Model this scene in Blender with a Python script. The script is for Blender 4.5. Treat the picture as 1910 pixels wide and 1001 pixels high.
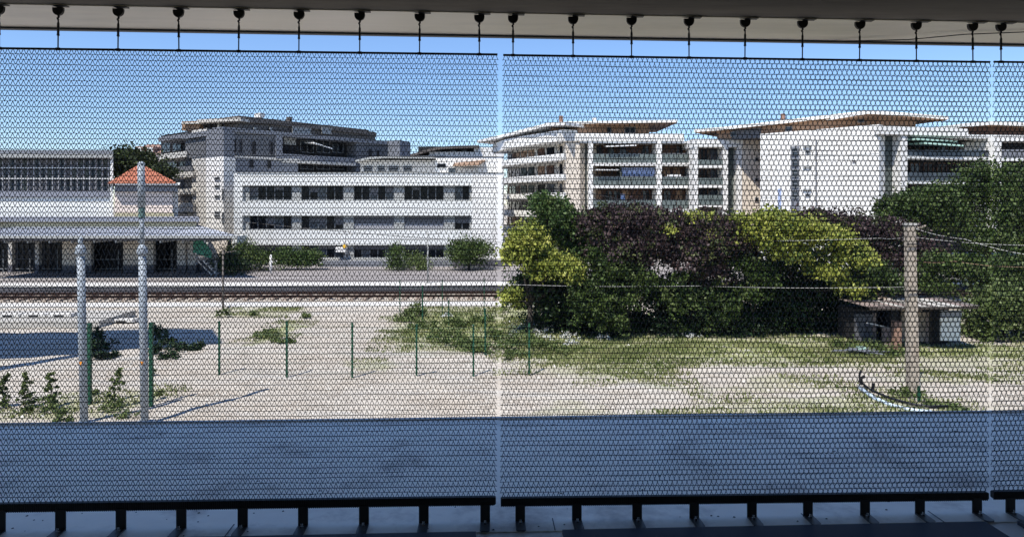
import bpy, math, random
import numpy as np
from mathutils import Matrix, Vector
random.seed(7); rng = np.random.default_rng(11)
R = math.radians
S = bpy.context.scene
C = S.collection
for o in list(bpy.data.objects): bpy.data.objects.remove(o)

# ------------------------------------------------------------ camera, sky, sun, exposure
FPX, HY, CX, EYE = 1300.0, 378.0, 955.0, 5.6      # focal length and horizon of the photograph, in its pixels
YAW = R(1.3)
cam_d = bpy.data.cameras.new('camera'); cam = bpy.data.objects.new('camera', cam_d); C.objects.link(cam)
cam.location = (0, 0, EYE); cam.rotation_euler = (R(90), 0, -YAW)
cam_d.sensor_width = 36; cam_d.lens = 36*FPX/1910; cam_d.shift_y = -(500.5-HY)/1910
cam_d.clip_start = 0.05; cam_d.clip_end = 3000
S.camera = cam
SUN_EL, SUN_AZ = R(60), math.atan2(-1.75, -2.6)
w = bpy.data.worlds.new('World'); S.world = w; w.use_nodes = True
nt = w.node_tree; bg = nt.nodes['Background']
sky = nt.nodes.new('ShaderNodeTexSky'); sky.sky_type = 'NISHITA'; sky.sun_disc = False
sky.sun_elevation = SUN_EL; sky.sun_rotation = SUN_AZ; sky.air_density = 1.0; sky.dust_density = 0.0; sky.ozone_density = 4.2
tint = nt.nodes.new('ShaderNodeVectorMath'); tint.operation = 'MULTIPLY'; tint.inputs[1].default_value = (.85, .925, 1.07)
nt.links.new(sky.outputs[0], tint.inputs[0]); nt.links.new(tint.outputs[0], bg.inputs[0]); bg.inputs[1].default_value = 0.132
sd = bpy.data.lights.new('sun', 'SUN'); sun = bpy.data.objects.new('sun', sd); C.objects.link(sun)
sd.energy = 4.9; sd.angle = R(0.5); sd.color = (1, .955, .88)
SDIR = Vector((math.cos(SUN_EL)*math.sin(SUN_AZ), math.cos(SUN_EL)*math.cos(SUN_AZ), math.sin(SUN_EL)))
sun.rotation_euler = SDIR.to_track_quat('Z', 'Y').to_euler()
sun.location = (0, -20, 60)
S.view_settings.view_transform = 'Standard'; S.view_settings.look = 'None'
S.view_settings.exposure = 0.32; S.view_settings.gamma = 1; S.view_settings.use_curve_mapping = False
S.cycles.max_bounces = 6; S.cycles.diffuse_bounces = 3; S.cycles.transparent_max_bounces = 8

# ------------------------------------------------------------ helpers
def ray(px, py):
    t = (px-CX)/FPX; a = YAW
    return (math.sin(a)+t*math.cos(a), math.cos(a)-t*math.sin(a), -(py-HY)/FPX)
def at(px, py, D):                     # point at distance D (world y) seen at a pixel
    r = ray(px, py); return Vector((r[0]*D/r[1], D, EYE + r[2]*D/r[1]))
def ground(px, py, z=0.0):
    r = ray(px, py); k = (z-EYE)/r[2]; return Vector((r[0]*k, r[1]*k, z))
def XW(px, D): r = ray(px, 0); return r[0]*D/r[1]
def ZW(px, py, D): return at(px, py, D).z

def tag(o, label=None, cat=None, group=None, kind=None):
    if label: o['label'] = label
    if cat: o['category'] = cat
    if group: o['group'] = group
    if kind: o['kind'] = kind
    return o
def empty(name, loc=(0,0,0), rz=0, label=None, cat=None, group=None):
    o = bpy.data.objects.new(name, None); C.objects.link(o); o.location = loc; o.rotation_euler = (0,0,rz)
    o.empty_display_size = .2
    return tag(o, label, cat, group)
def inst(name, mesh, parent=None, loc=(0,0,0), rot=(0,0,0), scale=(1,1,1)):
    o = bpy.data.objects.new(name, mesh); C.objects.link(o); o.location = loc; o.rotation_euler = rot; o.scale = scale
    if parent: o.parent = parent
    return o
def kids(o): return [c for c in bpy.data.objects if c.parent == o]
def copy_tree(o, loc=None, rz=None, lab=None, parent=None, ch=None):
    c = o.copy(); C.objects.link(c)
    if parent: c.parent = parent
    if loc is not None: c.location = loc
    if rz is not None: c.rotation_euler = (0,0,rz)
    if lab: c['label'] = lab
    for k in (ch if ch is not None else kids(o)): copy_tree(k, parent=c)
    return c

class MB:
    def __init__(s, M=None): s.v = []; s.f = []; s.M = M
    def add(s, vs, fs):
        b = len(s.v)
        if s.M is not None: vs = [tuple(s.M @ Vector(v)) for v in vs]
        s.v += [tuple(v) for v in vs]; s.f += [tuple(i+b for i in f) for f in fs]; return s
    def box(s, x0, x1, y0, y1, z0, z1):
        if x0 > x1: x0, x1 = x1, x0
        if y0 > y1: y0, y1 = y1, y0
        if z0 > z1: z0, z1 = z1, z0
        return s.add([(x0,y0,z0),(x1,y0,z0),(x1,y1,z0),(x0,y1,z0),(x0,y0,z1),(x1,y0,z1),(x1,y1,z1),(x0,y1,z1)],
              [(3,2,1,0),(4,5,6,7),(0,1,5,4),(1,2,6,5),(2,3,7,6),(3,0,4,7)])
    def hexa(s, p):                    # eight corners, bottom four then top four
        return s.add(p, [(3,2,1,0),(4,5,6,7),(0,1,5,4),(1,2,6,5),(2,3,7,6),(3,0,4,7)])
    def bar(s, a, b, w, h=None):
        a = Vector(a); b = Vector(b); h = h or w; d = (b-a).normalized()
        u = d.cross(Vector((0,0,1)));
        if u.length < 1e-3: u = Vector((1,0,0))
        u.normalize(); v = u.cross(d)
        p = [q + u*sx*w/2 + v*sy*h/2 for q in (a, b) for sx, sy in ((-1,-1),(1,-1),(1,1),(-1,1))]
        return s.add(p, [(0,1,2,3),(7,6,5,4),(1,0,4,5),(2,1,5,6),(3,2,6,7),(0,3,7,4)])
    def tube(s, path, r, n=8, cap=True):
        path = [Vector(p) for p in path]; rs = r if isinstance(r, (list, tuple)) else [r]*len(path)
        vs = []; fs = []
        for i, p in enumerate(path):
            d = (path[min(i+1, len(path)-1)] - path[max(i-1, 0)]).normalized()
            u = d.cross(Vector((.13, .97, .21))); u.normalize(); v = d.cross(u)
            for k in range(n):
                a = 2*math.pi*k/n; vs.append(p + (u*math.cos(a) + v*math.sin(a))*rs[i])
        for i in range(len(path)-1):
            for k in range(n):
                a = i*n+k; b = i*n+(k+1) % n; fs.append((a, b, b+n, a+n))
        if cap: fs.append(tuple(range(n))[::-1]); fs.append(tuple(range(len(vs)-n, len(vs))))
        return s.add(vs, fs)
    def prism(s, poly, y0, y1):        # poly of (x,z), extruded along y
        n = len(poly); vs = [(x, y0, z) for x, z in poly] + [(x, y1, z) for x, z in poly]
        fs = [tuple(range(n)), tuple(range(n, 2*n))[::-1]] + [(i, i+n, (i+1) % n + n, (i+1) % n) for i in range(n)]
        return s.add(vs, fs)
    def mesh(s, name, m, smooth=False):
        me = bpy.data.meshes.new(name); me.from_pydata(s.v, [], s.f); me.materials.append(m)
        if smooth: me.polygons.foreach_set('use_smooth', [True]*len(me.polygons))
        me.update(); return me
    def build(s, name, m, parent=None, smooth=False, bevel=0, **kw):
        o = inst(name, s.mesh(name, m, smooth), parent, **kw)
        if bevel:
            b = o.modifiers.new('bevel', 'BEVEL'); b.width = bevel; b.segments = 2; b.limit_method = 'ANGLE'
        return o

# ------------------------------------------------------------ materials
def mat(name, col, rough=.8, var=.12, scale=3.0, metal=0, bump=0, bscale=None, stain=None, stain_amt=0, stain_scale=.6, stretch=None, spec=.4):
    m = bpy.data.materials.new(name); m.use_nodes = True; t = m.node_tree; N = t.nodes; L = t.links
    b = N['Principled BSDF']; b.inputs['Roughness'].default_value = rough; b.inputs['Metallic'].default_value = metal
    b.inputs['Specular IOR Level'].default_value = spec
    g = N.new('ShaderNodeNewGeometry'); src = g.outputs['Position']
    if stretch:
        mp = N.new('ShaderNodeMapping'); mp.inputs['Scale'].default_value = stretch; L.new(src, mp.inputs[0]); src = mp.outputs[0]
    n1 = N.new('ShaderNodeTexNoise'); n1.inputs['Scale'].default_value = scale; n1.inputs['Detail'].default_value = 6; n1.inputs['Roughness'].default_value = .65
    L.new(src, n1.inputs['Vector'])
    mr = N.new('ShaderNodeMapRange'); mr.inputs[1].default_value = .3; mr.inputs[2].default_value = .7
    mr.inputs[3].default_value = 1-var; mr.inputs[4].default_value = 1+var; L.new(n1.outputs[0], mr.inputs[0])
    mx = N.new('ShaderNodeVectorMath'); mx.operation = 'SCALE'; mx.inputs[0].default_value = col
    L.new(mr.outputs[0], mx.inputs['Scale']); out = mx.outputs[0]
    if stain:
        n2 = N.new('ShaderNodeTexNoise'); n2.inputs['Scale'].default_value = stain_scale; n2.inputs['Detail'].default_value = 8; n2.inputs['Roughness'].default_value = .7
        L.new(src, n2.inputs['Vector'])
        r2 = N.new('ShaderNodeMapRange'); r2.inputs[1].default_value = .5; r2.inputs[2].default_value = .72; r2.inputs[4].default_value = stain_amt
        L.new(n2.outputs[0], r2.inputs[0])
        mm = N.new('ShaderNodeMix'); mm.data_type = 'RGBA'; L.new(r2.outputs[0], mm.inputs[0]); L.new(out, mm.inputs[6]); mm.inputs[7].default_value = (*stain, 1)
        out = mm.outputs[2]
    L.new(out, b.inputs['Base Color'])
    if bump:
        n3 = N.new('ShaderNodeTexNoise'); n3.inputs['Scale'].default_value = bscale or scale*4; n3.inputs['Detail'].default_value = 5
        L.new(src, n3.inputs['Vector']); bp = N.new('ShaderNodeBump'); bp.inputs['Strength'].default_value = bump; bp.inputs['Distance'].default_value = .03
        L.new(n3.outputs[0], bp.inputs['Height']); L.new(bp.outputs[0], b.inputs['Normal'])
    return m
def leafmat(name, cols, trans=.3, scale=1.6):
    m = bpy.data.materials.new(name); m.use_nodes = True; t = m.node_tree; N = t.nodes; L = t.links
    g = N.new('ShaderNodeNewGeometry')
    n1 = N.new('ShaderNodeTexNoise'); n1.inputs['Scale'].default_value = scale; n1.inputs['Detail'].default_value = 3; L.new(g.outputs['Position'], n1.inputs['Vector'])
    n2 = N.new('ShaderNodeTexWhiteNoise'); vm = N.new('ShaderNodeVectorMath'); vm.operation = 'SCALE'; vm.inputs['Scale'].default_value = 9
    fl = N.new('ShaderNodeVectorMath'); fl.operation = 'FLOOR'
    L.new(g.outputs['Position'], vm.inputs[0]); L.new(vm.outputs[0], fl.inputs[0]); L.new(fl.outputs[0], n2.inputs['Vector'])
    ma = N.new('ShaderNodeMath'); ma.operation = 'MULTIPLY_ADD'; L.new(n2.outputs['Value'], ma.inputs[0]); ma.inputs[1].default_value = .45; 
    m2 = N.new('ShaderNodeMath'); m2.operation = 'MULTIPLY_ADD'; L.new(n1.outputs[0], m2.inputs[0]); m2.inputs[1].default_value = 1.3; m2.inputs[2].default_value = -.38
    L.new(m2.outputs[0], ma.inputs[2])
    cr = N.new('ShaderNodeValToRGB'); L.new(ma.outputs[0], cr.inputs[0])
    e = cr.color_ramp.elements
    e[0].position = .1; e[0].color = (*cols[0], 1); e[1].position = .9; e[1].color = (*cols[-1], 1)
    for i, c in enumerate(cols[1:-1]):
        x = e.new(.1+.8*(i+1)/(len(cols)-1)); x.color = (*c, 1)
    b = N['Principled BSDF']; b.inputs['Roughness'].default_value = .55; b.inputs['Specular IOR Level'].default_value = .35; L.new(cr.outputs[0], b.inputs['Base Color'])
    tr = N.new('ShaderNodeBsdfTranslucent'); L.new(cr.outputs[0], tr.inputs[0])
    ms = N.new('ShaderNodeMixShader'); ms.inputs[0].default_value = trans; L.new(b.outputs[0], ms.inputs[1]); L.new(tr.outputs[0], ms.inputs[2])
    L.new(ms.outputs[0], N['Material Output'].inputs[0])
    return m

M = dict(
 black=mat('black_steel', (.012,.012,.013), .55, .2, 20, metal=.2),
 wire=mat('dark_wire', (.022,.024,.030), .5, .25, 30, metal=.35),
 plate=mat('worn_steel_plate', (.075,.075,.078), .45, .25, 20, metal=.5),
 chrome=mat('bright_bolt', (.5,.5,.5), .25, .1, 9, metal=1),
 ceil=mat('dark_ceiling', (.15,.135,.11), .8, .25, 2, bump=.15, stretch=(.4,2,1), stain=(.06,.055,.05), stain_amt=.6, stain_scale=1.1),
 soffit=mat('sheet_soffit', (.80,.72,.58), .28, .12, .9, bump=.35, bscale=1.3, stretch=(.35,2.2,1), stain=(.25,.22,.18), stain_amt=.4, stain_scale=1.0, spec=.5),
 edge=mat('dark_edge_trim', (.08,.08,.08), .6),
 ledge=mat('ledge_sheet', (.90,.83,.71), .5, .07, 2.2, bump=.06, bscale=14, stain=(.26,.20,.16), stain_amt=.8, stain_scale=2.6, spec=.6),
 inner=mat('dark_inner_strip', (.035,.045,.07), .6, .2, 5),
 white=mat('white_render', (.81,.79,.75), .8, .05, .8, stain=(.58,.55,.50), stain_amt=.55, stain_scale=.7, stretch=(1,1,.18)),
 white2=mat('white_panel', (.76,.76,.73), .7, .05, .6, stain=(.56,.55,.51), stain_amt=.5, stain_scale=.4, stretch=(1,1,.3)),
 cream=mat('cream_render', (.72,.63,.52), .85, .06, .9, stain=(.58,.50,.42), stain_amt=.3),
 offw=mat('beige_render', (.56,.53,.48), .85, .06, .9, stain=(.42,.40,.36), stain_amt=.4, stain_scale=.5),
 pink=mat('pink_render', (.74,.62,.54), .85, .05, 1.2, stain=(.60,.48,.40), stain_amt=.4),
 grey=mat('grey_render', (.135,.137,.145), .85, .08, .7, stain=(.085,.09,.10), stain_amt=.5, stain_scale=.5),
 greyl=mat('light_grey_render', (.18,.19,.215), .8, .07, .7, stain=(.14,.145,.16), stain_amt=.4),
 pier=mat('grey_pier_panel', (.33,.335,.325), .8, .06, 1),
 sage=mat('sage_grey_panel', (.085,.10,.092), .7, .07, 1.2),
 brown=mat('brown_cladding', (.135,.118,.105), .8, .2, 1.2, stretch=(1,1,4)),
 wood=mat('timber_soffit', (.30,.19,.12), .7, .2, 2.5, stretch=(1,1,6)),
 woodd=mat('dark_shutter_timber', (.10,.048,.028), .6, .25, 3),
 darkin=mat('opening_shade_black', (.02,.02,.022), .8, .4, 1.2),  # near-black puts the shade of openings and recesses into the colour
 glass=mat('dark_window_glass', (.008,.010,.013), .18, .6, .8, spec=.15),
 glassb=mat('bluish_window_glass', (.045,.058,.075), .15, .5, .9, spec=.35),
 frame=mat('window_frame', (.20,.21,.22), .5, .1, 5),
 railg=mat('frosted_rail_panel', (.13,.155,.145), .35, .1, 1.6, spec=.6),
 shutter=mat('lilac_grey_shutter', (.12,.12,.13), .6, .08, 2),
 shutterl=mat('pale_shutter', (.30,.30,.32), .6, .08, 2),
 roof=mat('orange_roof_tile', (.43,.155,.09), .85, .3, 2.2, bump=.8, bscale=7, stain=(.30,.10,.06), stain_amt=.5, stain_scale=1.5),
 rooff=mat('brown_pink_roof_tile', (.32,.20,.155), .85, .2, 2.5),
 zinc=mat('pale_zinc_roof', (.50,.52,.56), .45, .06, .6, metal=.3, stretch=(6,.4,1)),
 lilac=mat('lilac_sheet', (.24,.25,.29), .6, .06, .8),
 yellow=mat('ochre_fascia', (.42,.38,.25), .8, .15, 1),
 asphalt=mat('pinkish_asphalt', (.27,.245,.235), .9, .12, .7, stain=(.20,.19,.185), stain_amt=.6, stain_scale=.3, stretch=(.4,1.6,1)),
 kerb=mat('pale_kerb_concrete', (.62,.60,.56), .85, .12, 1.5, stain=(.40,.38,.35), stain_amt=.5, stain_scale=.7),
 conc=mat('concrete', (.44,.42,.38), .9, .14, 1.2, bump=.3, stain=(.28,.26,.23), stain_amt=.5),
 darkconc=mat('dark_platform_face', (.085,.085,.095), .9, .3, 1.1),
 rust=mat('rusty_rail', (.055,.03,.022), .7, .3, 6, metal=.3),
 sleeper=mat('weathered_sleeper', (.30,.24,.19), .9, .25, 5),
 galv=mat('galvanised_steel', (.30,.335,.37), .6, .06, 3, metal=.1, stretch=(1,1,.2)),
 greenp=mat('green_fence_paint', (.012,.075,.04), .5, .2, 6),
 greens=mat('green_stair_panel', (.02,.16,.10), .5, .2, 3),
 sleeve=mat('grey_green_sleeve', (.12,.20,.18), .6),
 orange=mat('orange_sticker', (.75,.28,.03), .6),
 yel=mat('yellow_sign', (.85,.48,.03), .5),
 bark=mat('bark', (.05,.04,.032), .9, .3, 5, bump=.6),
 pole=mat('weathered_concrete_pole', (.38,.325,.26), .9, .18, 2.5, bump=.4, stain=(.30,.22,.15), stain_amt=.6),
 hose=mat('black_hose', (.015,.016,.02), .5),
 pipe=mat('pale_blue_pipe', (.55,.66,.78), .5, .1, 3),
 rusty=mat('rusty_sheet', (.22,.17,.15), .8, .35, 2.2),
 brick=mat('terracotta_post', (.30,.18,.13), .85, .2, 3),
 mint=mat('mint_awning', (.45,.66,.56), .7, .12, 2),
 cloth=mat('white_awning', (.75,.74,.72), .7, .1, 2),
 blue=mat('blue_curtain', (.36,.43,.62), .8, .15, 2),
 cable=mat('cable', (.03,.03,.032), .6),
 lcable=mat('pale_cable', (.45,.44,.42), .6),
 skirt=mat('dark_plinth', (.10,.10,.115), .8, .15, 2),
)
LM = dict(
 green=leafmat('green_leaves', [(.015,.027,.008), (.038,.068,.016), (.085,.13,.03), (.16,.22,.055)]),
 dark=leafmat('shade_dark_green_leaves', [(.005,.010,.005), (.010,.024,.009), (.022,.05,.015), (.06,.11,.03)], .15),  # leaf colours darkened to stand in for shade under the trees
 hedge=leafmat('hedge_leaves', [(.03,.06,.015), (.06,.11,.03), (.11,.17,.05), (.17,.24,.08)]),
 yellow=leafmat('yellow_green_leaves', [(.10,.14,.025), (.25,.29,.05), (.42,.44,.09), (.56,.54,.16)]),
 purple=leafmat('purple_plum_leaves', [(.022,.013,.014), (.050,.030,.033), (.090,.058,.058), (.18,.13,.12)], .25),
 plumgreen=leafmat('brownish_green_leaves', [(.03,.04,.015), (.065,.085,.028), (.12,.145,.05), (.20,.20,.08)]),
 pine=leafmat('dark_tree_leaves', [(.02,.03,.010), (.04,.055,.02), (.07,.09,.035)]),
 grass=leafmat('grass_blades', [(.10,.14,.04), (.18,.22,.07), (.28,.30,.12), (.40,.38,.20)], .25, .8),
 weed=leafmat('weed_leaves', [(.045,.07,.02), (.10,.14,.04), (.17,.22,.075), (.26,.29,.12)]),
 flower=leafmat('white_blossom', [(.6,.6,.58), (.8,.8,.78)], .2),
)

# ------------------------------------------------------------ foreground frame (the deck the photograph was taken from)
FA = R(2.4) - YAW                     # the deck is turned slightly against the street
FM = Matrix.Rotation(FA, 4, 'Z')
PD = 2.884                            # distance of the mesh screens
def fg_u(px, D=PD):                   # place along the screen of a pixel column at deck distance D
    t = (px-CX)/FPX; a = R(2.4); r = (math.sin(a)+t*math.cos(a), math.cos(a)-t*math.sin(a)); return r[0]*D/r[1]
def fg_z(px, py, D=PD):
    t = (px-CX)/FPX; a = R(2.4); return EYE - (py-HY)/FPX*D/(math.cos(a)-t*math.sin(a))
def fgplace(o):
    o.matrix_world = FM @ o.matrix_basis; return o

TILT = -.0056
ceil_z = lambda u: 6.395 + TILT*1.2*(u+2.1)
ledge_z = 4.285
# ceiling (dark part over the viewer) and pale soffit beyond the hangers
LE, RE = -6.0, 7.0
def slab(name, x0, x1, y0, y1, zf, thick, m):
    mb = MB(); n = 1
    mb.hexa([(x0,y0,zf(x0)),(x1,y0,zf(x1)),(x1,y1,zf(x1)),(x0,y1,zf(x0)),(x0,y0,zf(x0)+thick),(x1,y0,zf(x1)+thick),(x1,y1,zf(x1)+thick),(x0,y1,zf(x0)+thick)])
    o = mb.build(name, m); tag(o, kind='structure'); return fgplace(o)
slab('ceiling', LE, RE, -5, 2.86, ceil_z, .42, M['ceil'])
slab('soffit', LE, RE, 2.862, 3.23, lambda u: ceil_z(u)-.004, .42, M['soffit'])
slab('roof_edge', LE, RE, 3.232, 3.262, lambda u: ceil_z(u)-.012, .47, M['edge'])
# ledge outside the screens
o = MB().box(LE, RE, 2.79, 4.23, ledge_z-.35, ledge_z).build('ledge', M['ledge']); tag(o, kind='structure'); fgplace(o)
o = MB().box(LE, RE, 4.233, 4.26, ledge_z-.39, ledge_z+.010).build('ledge_kerb', M['kerb']); tag(o, kind='structure'); fgplace(o)
for x0, x1 in ((LE, fg_u(888, 2.75)), (fg_u(1050, 2.75), fg_u(1845, 2.75)), (fg_u(1905, 2.75), RE)):
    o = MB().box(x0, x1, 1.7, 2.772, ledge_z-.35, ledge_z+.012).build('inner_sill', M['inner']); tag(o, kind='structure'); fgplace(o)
o = MB().box(LE, RE, 1.71, 2.787, ledge_z-.35, ledge_z-.004).build('sill_base', M['ledge']); tag(o, kind='structure'); fgplace(o)
o = MB().box(LE, RE, -5, 1.7, 3.7, 3.9).build('floor', M['darkconc']); tag(o, kind='structure'); fgplace(o)
o = MB().box(LE, RE, -5.2, -5, 3.7, 6.7).build('back_wall', M['ceil']); tag(o, kind='structure'); fgplace(o)
o = MB().box(LE, RE, 1.3, 4.1, 0, ledge_z-.40).build('deck_wall', M['conc']); tag(o, kind='structure'); fgplace(o)

for px in (420, 788, 1035, 1515, 1760):
    u = fg_u(px, 2.8); tag(o := MB().box(u-.002, u+.002, 2.792, 2.90, ledge_z-.01, ledge_z+.0012).build('ledge_joint', M['inner']), kind='structure'); fgplace(o)
lit = MB()
for _ in range(260):
    u, v, q = random.uniform(-2.6, 2.8), random.uniform(2.8, 4.2), random.uniform(.002, .008)
    lit.add([(u-q,v,ledge_z+.0005),(u,v-q*.6,ledge_z+.0005),(u+q,v,ledge_z+.001),(u,v+q*.7,ledge_z+.003)], [(0,1,2,3)])
fgplace(tag(lit.build('leaf_litter', M['bark']), 'tiny dead leaves and grit lying on the shaded ledge', 'litter', kind='stuff'))
# --- mesh screens: flattened wire coils, one above the other, joined by cross rods
P_, DZ, WR = .0207, .0100, .0015
def coil_mesh(L, h, hand, var):
    n = int(L/P_); p = L/n; r = random.Random(var)
    ph = [r.uniform(0, 6.28) for _ in range(3)]
    wob = lambda x: .0011*math.sin(x*9+ph[0]) + .0008*math.sin(x*23+ph[1])
    pts = []
    for k in range(n):
        for f, z, d in ((0,-1,0),(.05,-.84,1),(.45,.84,1),(.5,1,0),(.55,.84,-1),(.95,-.84,-1)):
            x = (k+f)*p
            if hand < 0: x = L - x
            x += d*DZ*.24
            pts.append((x, -d*DZ/2, z*h*.54 + wob(x)))
    P = np.array(pts); Tn = np.gradient(P, axis=0); Tn /= np.linalg.norm(Tn, axis=1)[:, None]
    A = np.cross(Tn, [0.0, 1, 0]); A /= np.linalg.norm(A, axis=1)[:, None]; B = np.cross(Tn, A)
    vs = np.concatenate([P + WR*(A*math.cos(a)+B*math.sin(a)) for a in (0, 2.094, 4.189)]); N = len(P)
    fs = []
    for i in range(N-1):
        for k in range(3):
            a = k*N+i; b = ((k+1) % 3)*N+i; fs.append((a, b, b+1, a+1))
    me = bpy.data.meshes.new('wire_coil'); me.from_pydata(vs.tolist(), [], fs); me.materials.append(M['wire']); me.update(); return me
def rod_mesh(L, var):
    r = random.Random(var); p0, p1 = r.uniform(0, 6.28), r.uniform(0, 6.28)
    n = 2*int(L/P_); path = [(-.004+(L+.008)*i/n, 0, .0013*(i % 2)-.0006+.0011*math.sin(L*i/n*9+p0)+.0007*math.sin(L*i/n*23+p1)) for i in range(n+1)]
    return MB().tube(path, .0012, 3).mesh('cross_rod', M['wire'])

def screen(px0, px1, zt0, zt1, zb0, zb1, label):
    u0, u1 = fg_u(px0), fg_u(px1); L = u1-u0; H = zt0-zb0
    tilt = math.atan2(zt1-zt0, L)
    rt = empty('wire_mesh_screen', label=label, cat='mesh screen')
    rt.location = (u0, PD, zb0); rt.rotation_euler = (0, -tilt, 0); fgplace(rt)
    MB().tube([(0,0,H), (L,0,H)], .0046, 8).build('top_rod', M['black'], rt)
    b = MB(); ch = .006
    b.prism([(0,-.004),(ch,.0),(L-ch,0),(L,-.004),(L,-.027),(L-ch,-.033),(ch,-.033),(0,-.027)], -.009, .009)
    b.build('bottom_bar', M['black'], rt)
    teeth = MB()
    for k in range(int(L/.0085)): teeth.box(k*.0085, k*.0085+.004, -.011, -.0092, -.0345, -.001)
    tag(teeth.build('stitching', M['black'], rt), kind='stuff')
    rows = 86; h = H/rows
    cm = [[coil_mesh(L, h, s, v) for v in range(3)] for s in (1, -1)]; rm = [rod_mesh(L, 50+v) for v in range(5)]
    for k in range(rows):
        inst('wire_coil', cm[k % 2][random.randrange(3)], rt, (0, 0, (k+.5)*h))
        if k: inst('cross_rod', rm[random.randrange(5)], rt, (0, random.choice((-1, 1))*.0012, k*h + random.uniform(-.0007, .0007)))
    return rt, u0, L
def zz(px, py): return fg_z(px, py)
scr1 = screen(-34, 925, zz(-34, 90), zz(925, 102), zz(-34, 938), zz(925, 926), 'left wire mesh screen, hanging left of the narrow central gap')
scr2 = screen(934, 1842, zz(934, 103), zz(1842, 116), zz(934, 927), zz(1842, 914), 'wide wire mesh screen right of the central gap, across the trees')
scr3 = screen(1850, 2740, zz(1850, 115.5), zz(2740, 128), zz(1850, 914.5), zz(2740, 903), 'wire mesh screen cut off by the right edge of the photo')

# --- hangers above and foot brackets below
def make_hanger():
    rt = empty('screen_hanger', label='x', cat='hanger', group='turnbuckle hangers holding the mesh screens')
    b = MB(); n = 12; poly = [(.021, -.004), (.021, -.014)] + [(.021*math.cos(-math.pi*i/n), -.014-.025*math.sin(math.pi*i/n)) for i in range(1, n)] + [(-.021, -.014), (-.021, -.004)]
    b.prism(poly, -.006, .006); b.build('eye_plate', M['black'], rt)
    MB().box(-.004, .046, -.03, -.004, -.0035, -.0005).build('ceiling_plate', M['black'], rt)
    MB().tube([(0,0,-.035), (.001,.001,-.045), (-.003,0,-.052), (0,0,-.058)], .0042, 8).build('hook', M['black'], rt)
    MB().tube([(0,0,-.056), (0,0,-.07)], .0028, 8).build('upper_rod', M['black'], rt)
    MB().tube([(0,0,-.068), (0,0,-.074), (0,0,-.076), (0,0,-.122), (0,0,-.124), (0,0,-.130)], [.003,.0042,.0046,.0046,.0054,.0054], 8).build('turnbuckle', M['black'], rt)
    MB().tube([(0,0,-.13), (0,0,-.195)], .0026, 8).build('lower_rod', M['black'], rt)
    MB().tube([(-.008,0,-.1905), (.008,0,-.1905)], .0068, 8).build('rod_clamp', M['black'], rt)
    return rt
def make_foot():
    rt = empty('foot_bracket', label='x', cat='bracket', group='foot brackets under the mesh screens')
    MB().box(-.020, .020, -.004, .004, 0, .12).build('upright', M['black'], rt, bevel=.0015)
    b = MB(); b.prism([(-.020, -.004), (.020, -.004), (.020, -.074), (.013, -.085), (-.013, -.085), (-.020, -.074)], .001, .006)
    f = b.build('foot_plate', M['plate'], rt); f.rotation_euler = (R(-90), 0, 0); f.scale = (1, 1, -1)
    m = MB()
    for v in f.data.vertices: v.co = Vector((v.co.x, v.co.z, v.co.y))
    f.rotation_euler = (0, 0, 0); f.scale = (1, 1, 1)
    MB().tube([(0,-.022,.006), (0,-.022,.0125)], .0085, 6).build('bolt_nut', M['chrome'], rt)
    MB().tube([(0,-.022,.0125), (0,-.022,.022)], .0042, 8).build('bolt', M['chrome'], rt)
    return rt
ORD = ['first', 'second', 'third', 'fourth', 'fifth', 'sixth', 'seventh', 'eighth', 'ninth']
hang = make_hanger(); foot = make_foot(); hk = kids(hang); fk = kids(foot); first = [True, True]
def hangers(pxs, sc, where):
    rt, u0, L = sc; Minv = FM.inverted()
    for i, px in enumerate(pxs):
        u = fg_u(px); zr = (rt.matrix_basis @ Vector((0,0,0))).z
        H = 86
        lab = f'{ORD[i]} hanger from the left above the {where}'
        ztop = ceil_z(u)
        # local z of the screen's top rod
        s = (u-u0); zt = scr_top[where] (s)
        h = hang if first[0] else copy_tree(hang, lab=lab, ch=hk)
        first[0] = False; h['label'] = lab
        h.rotation_euler = (0, R(random.uniform(-.7, .7)), 0)
        h.location = (u, PD, ztop-.004); h.scale = (1, 1, (ztop-.004-zt)/.1905); fgplace(h)
scr_top = {}; scr_bot = {}
for sc, nm, a, b, c, d in ((scr1, 'left mesh screen', -34, 925, 90, 102), (scr2, 'wide right mesh screen', 934, 1842, 103, 116), (scr3, 'cut-off right mesh screen', 1850, 2740, 115.5, 128)):
    z0, z1 = zz(a, c), zz(b, d); L = sc[2]
    scr_top[nm] = (lambda s, z0=z0, z1=z1, L=L: z0+(z1-z0)*s/L)
for sc, nm, a, b, c, d in ((scr1, 'left mesh screen', -34, 925, 938, 926), (scr2, 'wide right mesh screen', 934, 1842, 927, 914), (scr3, 'cut-off right mesh screen', 1850, 2740, 914.5, 903)):
    z0, z1 = zz(a, c), zz(b, d); L = sc[2]
    scr_bot[nm] = (lambda s, z0=z0, z1=z1, L=L: z0+(z1-z0)*s/L)
hangers([-2, 109, 221, 333, 446, 558, 671, 783, 894], scr1, 'left mesh screen')
hangers([957, 1069, 1178, 1285, 1390, 1497, 1604, 1709, 1814], scr2, 'wide right mesh screen')
hangers([1867], scr3, 'cut-off right mesh screen')
def feet(pxs, sc, where):
    for i, px in enumerate(pxs):
        lab = f'{ORD[i]} foot bracket from the left under the {where}'
        f = foot if first[1] else copy_tree(foot, lab=lab, ch=fk)
        first[1] = False; f['label'] = lab
        u = fg_u(px); s = u - sc[1]; zb = ledge_z
        f.location = (u, PD-.014, ledge_z); f.rotation_euler = (0, 0, R(random.uniform(-2, 2))); f.scale = (1, 1, 1); fgplace(f)
        up = [c for c in kids(f) if c.name.startswith('upright')][0]; up.scale = (1, 1, (scr_bot[where](s)-.022-ledge_z)/.12)
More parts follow.
